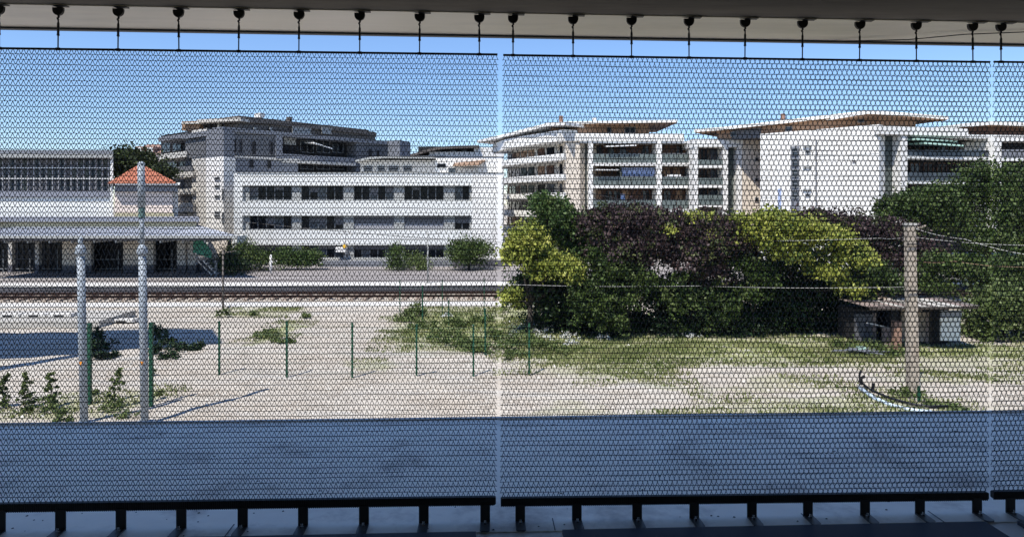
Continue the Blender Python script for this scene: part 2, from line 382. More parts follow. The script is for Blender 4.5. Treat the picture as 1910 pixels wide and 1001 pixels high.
feet([5, 117, 229, 341, 455, 567, 680, 791, 905], scr1, 'left mesh screen')
feet([970, 1075, 1187, 1293, 1400, 1504, 1610, 1712, 1818], scr2, 'wide right mesh screen')
feet([1880], scr3, 'cut-off right mesh screen')
# cable under the soffit
b = MB(); b.tube([(fg_u(1560, 3.2), 3.22, ceil_z(2)-.008), (fg_u(1700, 3.1), 3.12, ceil_z(2)-.020), (fg_u(1800, 3.02), 3.03, ceil_z(2)-.016), (fg_u(2000, 2.95), 2.95, ceil_z(2)-.012)], .0022, 6)
fgplace(tag(b.build('cable', M['cable']), 'thin black cable running along the pale soffit at top right', 'cable'))

# ------------------------------------------------------------ ground
def ground_mat():
    m = bpy.data.materials.new('gravel_and_grass'); m.use_nodes = True; t = m.node_tree; N = t.nodes; L = t.links
    b = N['Principled BSDF']; b.inputs['Roughness'].default_value = .95; b.inputs['Specular IOR Level'].default_value = .2
    g = N.new('ShaderNodeNewGeometry'); P = g.outputs['Position']
    def noise(sc, det=6, rough=.6, src=P, stretch=None):
        if stretch:
            mp = N.new('ShaderNodeMapping'); mp.inputs['Scale'].default_value = stretch; L.new(src, mp.inputs[0]); src = mp.outputs[0]
        n = N.new('ShaderNodeTexNoise'); n.inputs['Scale'].default_value = sc; n.inputs['Detail'].default_value = det; n.inputs['Roughness'].default_value = rough
        L.new(src, n.inputs['Vector']); return n.outputs[0]
    def rng_(v, a, b_, c=0, d=1):
        r = N.new('ShaderNodeMapRange'); r.inputs[1].default_value = a; r.inputs[2].default_value = b_; r.inputs[3].default_value = c; r.inputs[4].default_value = d
        L.new(v, r.inputs[0]); return r.outputs[0]
    def mixc(f, a, b_):
        x = N.new('ShaderNodeMix'); x.data_type = 'RGBA'; L.new(f, x.inputs[0])
        for i, c in ((6, a), (7, b_)):
            if isinstance(c, tuple): x.inputs[i].default_value = (*c, 1)
            else: L.new(c, x.inputs[i])
        return x.outputs[2]
    def math_(op, a, b_=None, c=None):
        x = N.new('ShaderNodeMath'); x.operation = op
        for i, v in enumerate((a, b_, c)):
            if v is None: continue
            if isinstance(v, (int, float)): x.inputs[i].default_value = v
            else: L.new(v, x.inputs[i])
        return x.outputs[0]
    base = mixc(rng_(noise(.35, 6, .65), .38, .62), (.56,.51,.44), (.48,.42,.345))
    base = mixc(rng_(noise(2.4, 8, .7), .45, .7, 0, .55), base, (.56,.52,.45))
    base = mixc(rng_(noise(1.1, 8, .75), .52, .68, 0, .75), base, (.27,.225,.175))
    base = mixc(rng_(noise(.8, 7, .7, P, (.22, 1.5, 1)), .52, .66, 0, .6), base, (.50,.49,.46))
    base = mixc(rng_(noise(3.5, 7, .8, P, (.5, 1.2, 1)), .58, .68, 0, .8), base, (.20,.17,.13))
    vo = N.new('ShaderNodeTexVoronoi'); vo.inputs['Scale'].default_value = 11; L.new(P, vo.inputs['Vector'])
    base = mixc(rng_(vo.outputs[0], .1, .6, .28, 0), base, (.20,.175,.15))
    # distorted position for the hand-placed patches
    sep = N.new('ShaderNodeSeparateXYZ'); L.new(P, sep.inputs[0])
    dn = noise(.45, 6, .65); dn2 = noise(1.7, 5, .6)
    dx = math_('ADD', sep.outputs[0], math_('MULTIPLY_ADD', dn, 4.4, -2.2))
    dy = math_('ADD', sep.outputs[1], math_('MULTIPLY_ADD', dn2, 2.4, -1.2))
    total = None
    for (x0, y0, x1, y1, gain) in GRASS:
        cx, cy = (x0+x1)/2, (y0+y1)/2; rx, ry = abs(x1-x0)/2, abs(y1-y0)/2
        ex = math_('DIVIDE', math_('SUBTRACT', dx, cx), rx); ey = math_('DIVIDE', math_('SUBTRACT', dy, cy), ry)
        d = math_('ADD', math_('POWER', math_('ABSOLUTE', ex), 2.5), math_('POWER', math_('ABSOLUTE', ey), 2.5))
        f = rng_(d, .15, 1.35, gain, 0)
        total = f if total is None else math_('MAXIMUM', total, f)
    gcol = mixc(rng_(noise(1.3, 8, .7), .35, .65), (.20,.24,.08), (.36,.36,.17))
    gcol = mixc(rng_(noise(5, 6, .7), .5, .7, 0, .6), gcol, (.09,.13,.04))
    fm = math_('MULTIPLY', total, rng_(noise(3.2, 8, .75), .32, .55, .35, 1))
    L.new(mixc(fm, base, gcol), b.inputs['Base Color'])
    bp = N.new('ShaderNodeBump'); bp.inputs['Strength'].default_value = .9; bp.inputs['Distance'].default_value = .06
    L.new(math_('ADD', noise(7, 8, .7), math_('MULTIPLY', vo.outputs[0], .6)), bp.inputs['Height']); L.new(bp.outputs[0], b.inputs['Normal'])
    return m
GRASS = []
def gpatch(pxl, pyt, pxr, pyb, gain=1):
    a = ground((pxl+pxr)/2, pyt); c = ground((pxl+pxr)/2, pyb); ym = (a.y+c.y)/2
    GRASS.append((XW(pxl, ym), c.y, XW(pxr, ym), a.y, gain))
gpatch(945, 590, 1230, 700, 1); gpatch(1120, 625, 1640, 682, 1); gpatch(1560, 640, 2100, 668, 1)
gpatch(1300, 735, 1800, 775, .65); gpatch(735, 570, 955, 655, 1); gpatch(1380, 700, 1560, 722, .5)
gpatch(480, 600, 545, 645, .9); gpatch(650, 670, 740, 690, .5); gpatch(60, 735, 160, 785, .7); gpatch(180, 720, 280, 780, .7)
gpatch(400, 570, 560, 592, .5); gpatch(1560, 660, 2100, 690, .5); gpatch(1640, 690, 1960, 712, .6); gpatch(1000, 745, 1140, 785, .35); gpatch(-100, 760, 60, 790, .4)
gpatch(940, 640, 1700, 680, .55); gpatch(1300, 716, 1700, 728, .4); gpatch(1200, 755, 1900, 782, .5); gpatch(940, 560, 1010, 660, .9); gpatch(1180, 715, 1300, 728, .45); gpatch(1050, 655, 1250, 715, .8)
xs = np.concatenate([np.linspace(-600, -45, 10), np.linspace(-40, 40, 140), np.linspace(45, 600, 10)])
ys = np.concatenate([np.linspace(4, 16, 6), np.linspace(16.5, 37, 90), [38, 40, 44, 60, 120, 300, 700, 1500]])
def hgt(x, y):
    e = max(0, min(1, (36-y)/4))*max(0, min(1, (45-abs(x))/5))
    return e*(.05*math.sin(x*.7+1.3*math.sin(y*.5))*math.cos(y*.8+.4*x) + .025*math.sin(x*2.3+y*1.7) + .012*math.sin(5.1*x)*math.sin(4.3*y))-.02
gv = [(float(x), float(y), hgt(x, y)) for y in ys for x in xs]; nx = len(xs)
gf = [(j*nx+i, j*nx+i+1, (j+1)*nx+i+1, (j+1)*nx+i) for j in range(len(ys)-1) for i in range(nx-1)]
me = bpy.data.meshes.new('ground'); me.from_pydata(gv, [], gf); me.materials.append(ground_mat()); me.polygons.foreach_set('use_smooth', [True]*len(me.polygons))
tag(inst('ground', me), kind='structure')

# railway: near kerb strip, ballast, two rails, sleepers, platform
tag(MB().box(-70, XW(1100, 38.6), 37.7, 39.0, -.1, .08).build('concrete_path', M['kerb']), kind='structure')
bal = mat('ballast', (.46,.41,.35), .95, .3, 5, bump=1, bscale=9, stain=(.30,.22,.16), stain_amt=.5, stain_scale=2)
tag(MB().box(-90, 90, 39.05, 42.85, -.1, .03).build('ballast_bed', bal), kind='structure')
tr = empty('railway_track', (0, 41.1, .03), label='rusty single railway track in front of the station platform', cat='railway track')
for y in (-.72, .72):
    b = MB(); b.box(-80, 80, y-.06, y+.06, .12, .135); b.box(-80, 80, y-.009, y+.009, .135, .22); b.box(-80, 80, y-.035, y+.035, .22, .262)
    b.build('rail', M['rust'], tr)
sm = MB().box(-.13, .13, -1.25, 1.25, 0, .12).mesh('sleeper', M['sleeper'])
for k in range(120): inst('sleeper', sm, tr, (-45+k*.75, 0, 0), (0, 0, R(random.uniform(-1, 1))))
sv = rng.random((5200, 3)); mb = MB()
for a, b_, c in sv:
    x = -36+a*44; y = 39.1+b_*3.7; s = .035+.05*c
    if abs(abs(y-41.1)-.72) < .1: continue
    mb.add([(x-s,y-s*.6,.03),(x+s,y-s*.5,.03),(x,y+s,.03),(x+s*.2,y,.03+s)], [(0,1,3),(1,2,3),(2,0,3)])
tag(mb.build('ballast_stones', bal), 'loose brown ballast stones around the rusty rails', 'stones', kind='stuff')
tag(MB().box(-95, 95, 42.9, 43.2, -.1, .52).build('platform_face', M['darkconc']), kind='structure')
PZ = .55
tag(MB().box(-95, 95, 42.86, 44.6, PZ-.05, PZ).build('platform_edge', M['kerb']), kind='structure')
tag(MB().box(-95, 95, 44.6, 52.2, -.1, PZ-.002).build('platform', M['asphalt']), kind='structure')
tag(MB().box(-95, 400, 52.2, 120, -.1, PZ-.010).build('road', M['asphalt']), kind='structure')
tag(MB().box(-95, -12.6, 47.2, 47.3, PZ-.03, PZ+.006).build('platform_line', M['kerb']), kind='structure')

# ------------------------------------------------------------ facade helper
class Fac:
    def __init__(s, pa, Da, pb, Db, root, z0=0):
        A = Vector((XW(pa, Da), Da, 0)); B = Vector((XW(pb, Db), Db, 0)); s.A = A
        d = (B-A); s.L = d.length; d.normalize(); s.d = d; s.n = Vector((d.y, -d.x, 0)); s.root = root
        W = Matrix(((d.x, s.n.x, 0, A.x), (d.y, s.n.y, 0, A.y), (0, 0, 1, 0), (0, 0, 0, 1)))
        s.M = Matrix.Translation(-Vector(root.location)) @ W
    def s_(s, px, off=0):
        r = ray(px, 0); # intersect with the facade line pushed out by off
        A = s.A + s.n*off; det = r[0]*(-s.d.y) + s.d.x*r[1]
        k = (A.x*(-s.d.y) + s.d.x*A.y)/det; return (Vector((r[0]*k, r[1]*k, 0))-A).dot(s.d)
    def z(s, px, py, off=0):
        q = s.A + s.n*off + s.d*s.s_(px, off); r = ray(px, py); return EYE + r[2]*q.y/r[1]
    def box(s, mb, s0, s1, n0, n1, z0, z1):
        k = getattr(s, 'skew', 0)*max(0, n1-n0-1)          # side walls that run off square to the plot, not to the street
        mb.M = s.M; mb.hexa([(s0+k,n0,z0),(s1+k,n0,z0),(s1,n1,z0),(s0,n1,z0),(s0+k,n0,z1),(s1+k,n0,z1),(s1,n1,z1),(s0,n1,z1)]); mb.M = None
    def rect(s, mb, x0, x1, yt, yb, n0, n1, xr=None):   # pixel rectangle seen at its front face n1
        xr = xr if xr is not None else (x0+x1)/2
        s.box(mb, s.s_(x0, n1), s.s_(x1, n1), n0, n1, s.z(xr, yb, n1), s.z(xr, yt, n1))
    def part(s, name, m, x0, x1, yt, yb, n0, n1, xr=None, parent=None, label=None):
        mb = MB(); s.rect(mb, x0, x1, yt, yb, n0, n1, xr); o = mb.build(name, m, parent or s.root)
        if label: o['label'] = label
        return o
    def window(s, x0, x1, yt, yb, n, cols=1, rows=1, gm=None, fm=None, t=.05, rail=None, xr=None):
        s0, s1 = s.s_(x0, n), s.s_(x1, n); xr = xr or (x0+x1)/2; z0, z1 = s.z(xr, yb, n), s.z(xr, yt, n)
        fr = MB(); 
        s.box(fr, s0, s1, n-.03, n+.05, z0, z0+t); s.box(fr, s0, s1, n-.03, n+.05, z1-t, z1)
        for i in range(cols+1):
            c = s0+t/2+(s1-s0-t)*i/cols; s.box(fr, c-t/2, c+t/2, n-.03, n+.048, z0+t, z1-t)
        for j in range(1, rows):
            c = z0+(z1-z0)*j/rows; s.box(fr, s0+t, s1-t, n-.03, n+.044, c-t/2, c+t/2)
        o = fr.build('window', fm or M['frame'], s.root)
        for i in range(cols):
            a = s0+t+(s1-s0-t)*i/cols; b = s0+(s1-s0-t)*(i+1)/cols; mb = MB()
            s.box(mb, a, b, n-.02, n+.0, z0+t, z1-t)
            g = gm if not isinstance(gm, list) else random.choice(gm)
            mb.build('pane', g or M['glass'], o)
            if cols == 5 and random.random() < .14:
                mb = MB(); zb_ = z1-t-(z1-z0)*random.choice((.25, .4, .6)); s.box(mb, a+.02, b-.02, n+.002, n+.012, zb_, z1-t); mb.build('blind', M['shutter'], o)
        return o
def building(name, px, D, label, cat='building'):
    return empty(name, (XW(px, D), D, 0), label=label, cat=cat)

# ------------------------------------------------------------ office block (white bands)
off = building('office_building', 443, 58, 'long white three-storey office block with dark ribbon windows behind the platform')
F = Fac(443, 58, 930, 57.6, off)
F.part('wall', M['white2'], 443, 938, 326, 500, -13, -.55)
for (yt, yb) in ((323, 346), (375.5, 402), (430, 457)):
    F.part('facade_band', M['white2'], 443, 880, yt, yb, -.55, 0, 660)
F.part('facade_band', M['white2'], 443, 880, 483, 505, -.55, 0, 660)
F.part('end_wall', M['white'], 880, 938, 323, 505, -.55, .004, 660)
F.part('end_wall', M['white2'], 436, 452, 323, 505, -.55, .004, 452)
F.part('coping', M['pier'], 441, 940, 321.5, 323.2, -.7, .06, 660)
bays = [(465, 545), (562, 641), (660, 735), (754, 828), (848, 876)]
edges = [452, 465, 545, 562, 641, 660, 735, 754, 828, 848, 876, 880]
for (yt, yb) in ((346, 375.5), (402, 430), (457, 483)):
    for i in range(0, len(edges), 2):
        F.part('pier', M['pier'], edges[i], edges[i+1], yt, yb, -.55, -.28, 660)
for r, (yt, yb) in enumerate(((346, 373.5), (402, 428), (457, 481))):
    for i, (a, b_) in enumerate(bays):
        if r == 2 and i == 4: F.part('blank_panel', M['pier'], a, b_, yt, yb+2, -.55, -.36, 660); continue
        n = 2 if i == 4 else 5
        F.window(a, b_, yt, yb, -.5, n, 1, [M['glass'], M['glass'], M['glass'], M['glassb']], t=.055, xr=660)
        sl = MB(); F.rect(sl, a, b_, yb, yb+2.2, -.55, -.2, 660); sl.build('sill', M['pier'], off)
        if r == 1 and i >= 2:
            F.part('roller_shutter', M['shutter'], a, b_, yt, yt+(14 if i < 4 else 14), -.45, -.40, 660)
            if i < 4: F.part('lower_shutter', M['shutterl'], a, b_, yt+14.2, yb, -.45, -.41, 660)
        if r == 2 and i in (0, 2, 3):
            F.part('roller_shutter', M['skirt'], a, b_, yt, yt+9, -.45, -.40, 660)
F.part('air_conditioner', M['white'], 626, 645, 461, 470, -.25, .35)
b = MB(); b.M = F.M; c = (F.s_(645), F.z(645, 458.5)); b.prism([(c[0]+.17*math.cos(a*.785), c[1]+.17*math.sin(a*.785)) for a in range(8)], .36, .40); b.M = None
b.build('round_sign', M['yel'], off)
# things on the office roof terrace: pergola block, railings, awning
tr_ = building('rooftop_pavilion', 665, 62, 'low pale pavilion with dark louvred windows on the office roof', 'pavilion')
G = Fac(665, 62, 815, 62, tr_)
G.part('wall', M['offw'], 672, 812, 299, 326, -5, 0)
b = MB(); b.M = G.M
pr = [(665, 299.5), (690, 294), (720, 292), (812, 293)]
for i in range(3):
    s0, z0 = G.s_(pr[i][0]), G.z(*pr[i]); s1, z1 = G.s_(pr[i+1][0]), G.z(*pr[i+1])
    b.hexa([(s0,-5,z0-.16),(s1,-5,z1-.16),(s1,.6,z1-.16),(s0,.6,z0-.16),(s0,-5,z0),(s1,-5,z1),(s1,.6,z1),(s0,.6,z0)])
b.M = None; b.build('roof', M['pier'], tr_)
for x0, x1 in ((678, 695), (704, 718), (724, 744), (752, 768)): G.window(x0, x1, 310, 320, .03, 1, 3)
ta = building('terrace_awning', 815, 60.5, 'brown awning over a terrace with chairs at the office roof end', 'awning')
G = Fac(815, 60.5, 930, 60.5, ta)
G.part('terrace_wall', M['white'], 812, 936, 295, 326, -5, -1.5)
b = MB(); b.M = G.M; s0, s1 = G.s_(845), G.s_(905); za, zb = G.z(845, 298), G.z(900, 311)
b.hexa([(s0,-1.5,za-.4),(s1,-1.5,za-.05),(s1-.5,.6,zb+.1),(s0,.6,zb),(s0,-1.5,za-.2),(s1,-1.5,za+.1),(s1-.5,.6,zb+.2),(s0,.6,zb+.12)]); b.M = None
b.build('canvas', M['wood'], ta)
G.window(815, 832, 305, 313, -1.45, 1, 1); G.window(836, 850, 313, 325, -1.45, 1, 1, M['glassb'])
for x in (868, 880, 893):
    b = MB(); b.M = G.M; s0 = G.s_(x); z0 = G.z(x, 324)
    b.box(s0-.2, s0+.2, -.5, -.1, z0+.35, z0+.4); b.box(s0-.2, s0+.2, -.55, -.5, z0+.4, z0+.8)
    for q in (-.17, .17):
        for w_ in (-.47, -.13): b.box(s0+q-.02, s0+q+.02, w_-.02, w_+.02, z0-.1, z0+.35)
    b.M = None; b.build('terrace_chair', M['cloth'], ta)
# low wall and fence in front of the office
fw = empty('low_wall', at(480, 500, 55.5), label='low pale wall with green railing in front of the office', cat='wall')
b = MB(); L_ = XW(950, 55.5)-XW(600, 55.5); b.box(XW(600, 55.5)-fw.location.x, XW(950, 55.5)-fw.location.x, -.1, .1, PZ-fw.location.z-.05, PZ-fw.location.z+.45); b.build('wall', M['greyl'], fw)
b = MB(); x0 = XW(845, 55.5)-fw.location.x; b.box(x0, XW(950, 55.5)-fw.location.x, -.14, -.102, PZ-fw.location.z+.05, PZ-fw.location.z+.5)
b.build('dark_panel', M['skirt'], fw)
b = MB(); b.box(XW(600, 55.5)-fw.location.x, XW(1000, 55.5)-fw.location.x, -.03, .03, PZ-fw.location.z+.55, PZ-fw.location.z+.59)
for k in range(14): xx = XW(605, 55.5)-fw.location.x+k*1.1; b.box(xx, xx+.04, -.02, .02, PZ-fw.location.z+.45, PZ-fw.location.z+.55)
b.build('railing', M['cable'], fw)

# ------------------------------------------------------------ grey apartment block (upper left)
gb = building('grey_apartment_building', 415, 64, 'grey stepped apartment block with brown penthouse above the office')
F = Fac(415, 64, 722, 79, gb)
F.part('wall', M['grey'], 415, 722, 243, 470, -9, -1.8, 415)  # greys and brown set dark to stand in for this front's shade
z_t = F.z(415, 239.5)
zs = lambda py: F.z(415, py)
def frow(name, m, x0, x1, yt, yb, n0, n1, **k): return F.part(name, m, x0, x1, yt, yb, n0, n1, **k)
# z levels taken at the corner x=415
frow('wall', M['grey'], 415, 518, 246, 292, -1.7, 0, xr=440)
frow('facade_band', M['greyl'], 415, 722, 238.5, 246, -1.7, .15, xr=440)
frow('facade_band', M['offw'], 415, 560, 290, 294, -1.7, .12, xr=440)
frow('wall', M['greyl'], 415, 556, 293.2, 330, -1.7, 0, xr=440)
frow('column', M['greyl'], 515, 527, 246, 292, -1.7, .2, xr=440)
frow('wall', M['grey'], 664, 722, 246, 330, -1.7, 0, xr=440)
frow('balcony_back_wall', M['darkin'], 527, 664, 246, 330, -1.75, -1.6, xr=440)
frow('balcony_railing', M['greyl'], 527, 664, 281, 293, -.15, .1, xr=440)
frow('slab', M['offw'], 527, 664, 293, 298, -1.7, .14, xr=440)
frow('balcony_railing', M['greyl'], 556, 664, 316, 326, -.15, .1, xr=440)
for x0, x1, yt, yb in ((434, 440, 260, 284), (470, 477, 264, 288), (504, 509, 264, 288), (448, 451, 262, 286), (466, 472, 298, 313), (499, 505, 299, 314), (688, 693, 278, 292), (703, 707, 280, 292)):
    F.window(x0-.8, x1+.8, yt, yb, .03, 1, 1, M['darkin'], M['skirt'], t=.03)
for x0, x1 in ((560, 585), (590, 615), (620, 640)):
    F.window(x0, x1, 262, 285, -1.55, 2, 1, t=.06); F.window(x0, x1, 302, 316, -1.55, 2, 1, t=.06)
F.part('wall_panel', M['pier'], 530, 552, 258, 270, -1.6, -1.4)
b = MB(); b.M = F.M; s0, s1 = F.s_(578), F.s_(612)
b.hexa([(s0,-.9,F.z(578,266)),(s1,-.9,F.z(612,272)),(s1,.7,F.z(612,279)),(s0,.7,F.z(578,268)),(s0,-.9,F.z(578,264)),(s1,-.9,F.z(612,270)),(s1,.7,F.z(612,277)),(s0,.7,F.z(578,266))])
b.M = None; b.build('awning', M['cloth'], gb)
# side returning at the right
E = Fac(722, 79, 745, 78, gb); E.skew = -.5; E.part('side_wall', M['greyl'], 720, 746, 262, 330, -3, -.02)
# penthouse
F2 = Fac(447, 67.5, 700, 81, gb)
F2.part('penthouse_wall', M['brown'], 447, 700, 219, 248, -7, 0, xr=447)
F2.part('parapet', M['brown'], 445, 688, 216, 226, -7.2, .25, xr=447)
F2.part('penthouse_wall', M['brown'], 676, 702, 226, 236, -6, .1, xr=500)
for x0, x1 in ((473, 480), (503, 509), (545, 580), (600, 618)): F2.window(x0, x1, 238, 250, .30, 1, 1, M['pier'], M['pier'], t=.05)
F2.part('chimney', M['white'], 485, 494, 211, 219, -3, -2, xr=490); F2.part('chimney', M['brown'], 540, 545, 218, 226, -3, -2.4)
# corner and left wing
W = Fac(293, 74.5, 415, 64, gb); W.skew = -1.0
W.part('wall', M['offw'], 358, 386, 240, 470, -9, -.02, xr=380)
W.part('wall', M['grey'], 346, 383, 248, 292, -3, .05, xr=380)
W.part('stair_tower', M['white'], 384, 417, 292, 480, -6, .6, xr=414)
W.part('stair_tower', M['greyl'], 384, 417, 243, 292, -6, .55, xr=414)
W.part('parapet', M['greyl'], 340, 415, 239, 249, -9, .3, xr=414)
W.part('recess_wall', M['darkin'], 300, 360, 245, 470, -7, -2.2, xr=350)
for a, b_, yt, yb in ((302, 318, 266, 284), (322, 338, 264, 282), (312, 330, 302, 321), (334, 352, 300, 320)): W.window(a, b_, yt, yb, -2.1, 2, 1, M['glassb'], M['shutter'])
for (a, b_, yt, yb) in ((297, 348, 282.5, 293), (305, 360, 320, 330), (330, 360, 352, 362), (330, 360, 378, 395)):
    W.part('balcony_slab', M['offw'], a, b_, yt, yb, -2.2, .3, xr=b_-6)
W.part('balcony_slab', M['greyl'], 295, 348, 249, 257, -2.2, .3, xr=343)
W.part('balcony_railing', M['grey'], 309, 358, 310, 320, .1, .22, xr=350)
W.part('wall_panel', M['brown'], 331, 357, 362, 378, -2, -.1)
W.part('window_opening', M['glass'], 350, 358, 393, 403, -.3, .02)
for yt in (330, 345, 364, 394, 400): W.window(401, 410, yt, yt+6, .63, 1, 1, t=.08)
for yt in (352, 396): W.window(419-4, 424-6, yt, yt+22, .64, 1, 1, M['glass'], t=.06)
# roof canopy pieces left of the penthouse
W2 = Fac(338, 70, 447, 68, gb)
W2.part('penthouse_wall', M['darkin'], 372, 446, 228, 243, -3, -.6); W2.part('penthouse_wall', M['wood'], 339, 372, 226, 243, -4, 0)
W2.part('flat_roof', M['offw'], 368, 449, 221, 226.5, -4, 1, xr=420); W2.part('flat_roof', M['offw'], 338, 375, 228, 231, -4, .5)
for x in (405, 440): W2.part('column', M['offw'], x, x+4, 226, 242, -.3, .0)

# ------------------------------------------------------------ far buildings
fb = building('far_curved_roof_building', 755, 88, 'distant building with a dark low-arched roof between the grey block and the white apartments')
G = Fac(755, 88, 935, 88, fb)
G.part('wall', M['white'], 800, 940, 283, 330, -8, -.1); G.part('upper_wall', M['darkin'], 780, 884, 274, 291, -7, -1)
G.part('wall', M['offw'], 752, 830, 290, 330, -8, 0)
G.part('parapet', M['white'], 884, 940, 275, 292, -8, .02)
b = MB(); b.M = G.M; pr = [(748, 292), (775, 286.5), (800, 279), (822, 274.5), (850, 273), (894, 272)]
for i in range(len(pr)-1):
    s0, z0 = G.s_(pr[i][0]), G.z(*pr[i]); s1, z1 = G.s_(pr[i+1][0]), G.z(*pr[i+1])
    b.hexa([(s0,-8,z0-.3),(s1,-8,z1-.3),(s1,.8,z1-.3),(s0,.8,z0-.3),(s0,-8,z0),(s1,-8,z1),(s1,.8,z1),(s0,.8,z0)])
b.M = None; b.build('roof', M['brown'], fb)
for x in (815, 840, 862): G.window(x, x+9, 280, 290, -.96, 1, 1, M['glassb'])
fh = building('distant_tiled_house', 245, 105, 'distant house with a brownish pink tiled roof and two dormers, behind the dark tree', 'house')
G = Fac(238, 105, 300, 105, fh)
G.part('wall', M['pink'], 244, 305, 283, 300, -8, 0)
b = MB(); b.M = G.M; zt, zb = G.z(270, 265), G.z(270, 285)
s0, s1, s2, s3 = G.s_(238), G.s_(253), G.s_(302), G.s_(312)
b.add([(s0,.6,zb),(s3,.6,zb),(s2,-4,zt),(s1,-4,zt),(s0,-8.6,zb),(s3,-8.6,zb)], [(0,1,2,3),(1,5,2),(5,4,3,2),(4,0,3),(0,4,5,1)]); b.M = None
b.build('roof', M['rooff'], fh)
for x in (253, 274):
    d = G.part('dormer', M['rooff'], x-1, x+13, 273, 284, -2, 1.0)
    G.window(x+1, x+11, 275, 284, 1.03, 1, 1, M['glassb'], M['white'], t=.2)
# ------------------------------------------------------------ station: long upper block, red-roofed house, canopy building
st = building('long_glazed_building', 0, 56, 'long building with a pale roof edge and dark louvred glazing left of the red-roofed house')
G = Fac(-60, 56, 212, 56, st); G.skew = -.7
G.part('wall', M['white2'], -60, 209, 368, 430, -9, -.1); G.part('band', M['lilac'], -60, 210, 355.5, 368, -9, .05)
G.part('recess_wall', M['skirt'], -60, 208, 292, 356, -9, -.8)
G.part('roof_fascia', M['greyl'], -60, 211, 280, 287, -9, .2); G.part('roof_gutter', M['pier'], -60, 211, 287, 294, -9, .5)
G.part('end_column', M['white2'], 206.5, 211, 294, 430, -9, .3)
for yy in (313, 333): G.part('rail', M['white2'], -60, 206, yy-.7, yy+.7, -.2, -.12)
for k in range(23):
    x = -54 + k*11.6
    b = MB(); G.rect(b, x, x+1.5, 296, 355.3, -.25, -.13); b.build('mullion', M['shutterl'], st)
    for (yt, yb) in ((298, 311.5), (315, 331.5), (335, 354)):
        g = MB(); G.rect(g, x+2, x+11, yt, yb, -.40, -.38); g.build('louvre_pane', random.choice([M['shutter'], M['glassb'], M['glassb'], M['sage']]), st)
hs = building('tiled_house', 213, 55, 'small pink house with an orange hipped tile roof left of the grey apartments', 'house')
G = Fac(205, 55, 335, 55, hs); G.skew = -.62
G.part('wall', M['pink'], 214, 322, 350, 425, -6, 0); G.part('side_wall', M['white2'], 322, 332, 352, 425, -6, -.5)
G.part('cornice_shadow', M['greyl'], 214, 331, 345, 357, -6.4, .25); G.part('gutter', M['white2'], 214, 336, 340.5, 345, -6.8, .7)  # grey strip stands in for the shadow under the gutter
G.part('base_band', M['yellow'], 214, 324, 397, 404, -6, .06)
eaL, eaR, ez = G.s_(214), G.s_(337), G.z(262, 341); pk, pz = G.s_(262, -3), G.z(262, 306, -3)
tiles_n = 15
for sidx, (A_, B_, T_) in enumerate((((eaL, .8), (eaR, .8), (pk, -3)), ((eaR, .8), (eaR-4.6, -7), (pk, -3)), ((eaR-4.6, -7), (eaL-4.6, -7), (pk, -3)), ((eaL-4.6, -7), (eaL, .8), (pk, -3)))):
    for r_ in range(tiles_n):                                   # stepped courses of tiles, each course proud of the next
        f0, f1 = r_/tiles_n, (r_+1)/tiles_n; lp = lambda a, t, f: a+(t-a)*f; b = MB(); b.M = G.M
        q = [(lp(A_[0],T_[0],f0), lp(A_[1],T_[1],f0), lp(ez,pz,f0)+.05), (lp(B_[0],T_[0],f0), lp(B_[1],T_[1],f0), lp(ez,pz,f0)+.05),
             (lp(B_[0],T_[0],f1), lp(B_[1],T_[1],f1), lp(ez,pz,f1)+.01), (lp(A_[0],T_[0],f1), lp(A_[1],T_[1],f1), lp(ez,pz,f1)+.01)]
        b.hexa([(x, y, z-.12) for x, y, z in q] + q); b.M = None; b.build('tile_course', M['roof'], hs)
G.part('finial', M['roof'], 259.5, 264.5, 302, 308, -3.2, -2.8)

cb = building('station_canopy_building', 0, 51, 'low station building with dark openings under a long pale canopy roof')
G = Fac(-60, 50.6, 372, 50.6, cb); G.skew = -.6; zf = PZ
base_y = 378+(EYE-PZ)*1300/50.6
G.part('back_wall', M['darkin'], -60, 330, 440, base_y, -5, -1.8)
G.part('upper_wall', M['yellow'], -60, 366, 413, 424, -5, -.1); G.part('upper_wall', M['greyl'], -60, 380, 424, 443, -5, -.05)
G.part('upper_band', M['lilac'], -60, 372, 406, 413.5, -5, .1)
for x0, x1, m_ in ((15, 22, 'offw'), (65, 72, 'offw'), (116, 141, 'cream'), (141, 170, 'offw'), (230, 262, 'cream'), (262, 286, 'offw'), (330, 346, 'offw'), (350, 365, 'offw')):
    G.part('pier', M[m_], x0, x1, 443, 495, -.35, 0); G.part('pier_base', M['skirt'], x0-.5, x1+.5, 495, base_y, -.35, .03)
G.part('pier_base', M['skirt'], 365, 405, 487, base_y, -1.8, -.5)
for x0, x1 in ((-45, 15), (22, 65), (72, 116), (170, 230), (286, 330)):
    G.window(x0, x1, 444, 506, -1.7, 4, 2, [M['glass'], M['darkin']], M['cable'], t=.07)
    b = MB()
    for yy in (483, 500.5): G.rect(b, x0+2, x1-3, yy, yy+1.2, -.9, -.84)
    for xx in (x0+4, x1-10): G.rect(b, xx, xx+1.2, 465, base_y, -.84, -.8)
    b.build('barrier', M['frame'], cb)
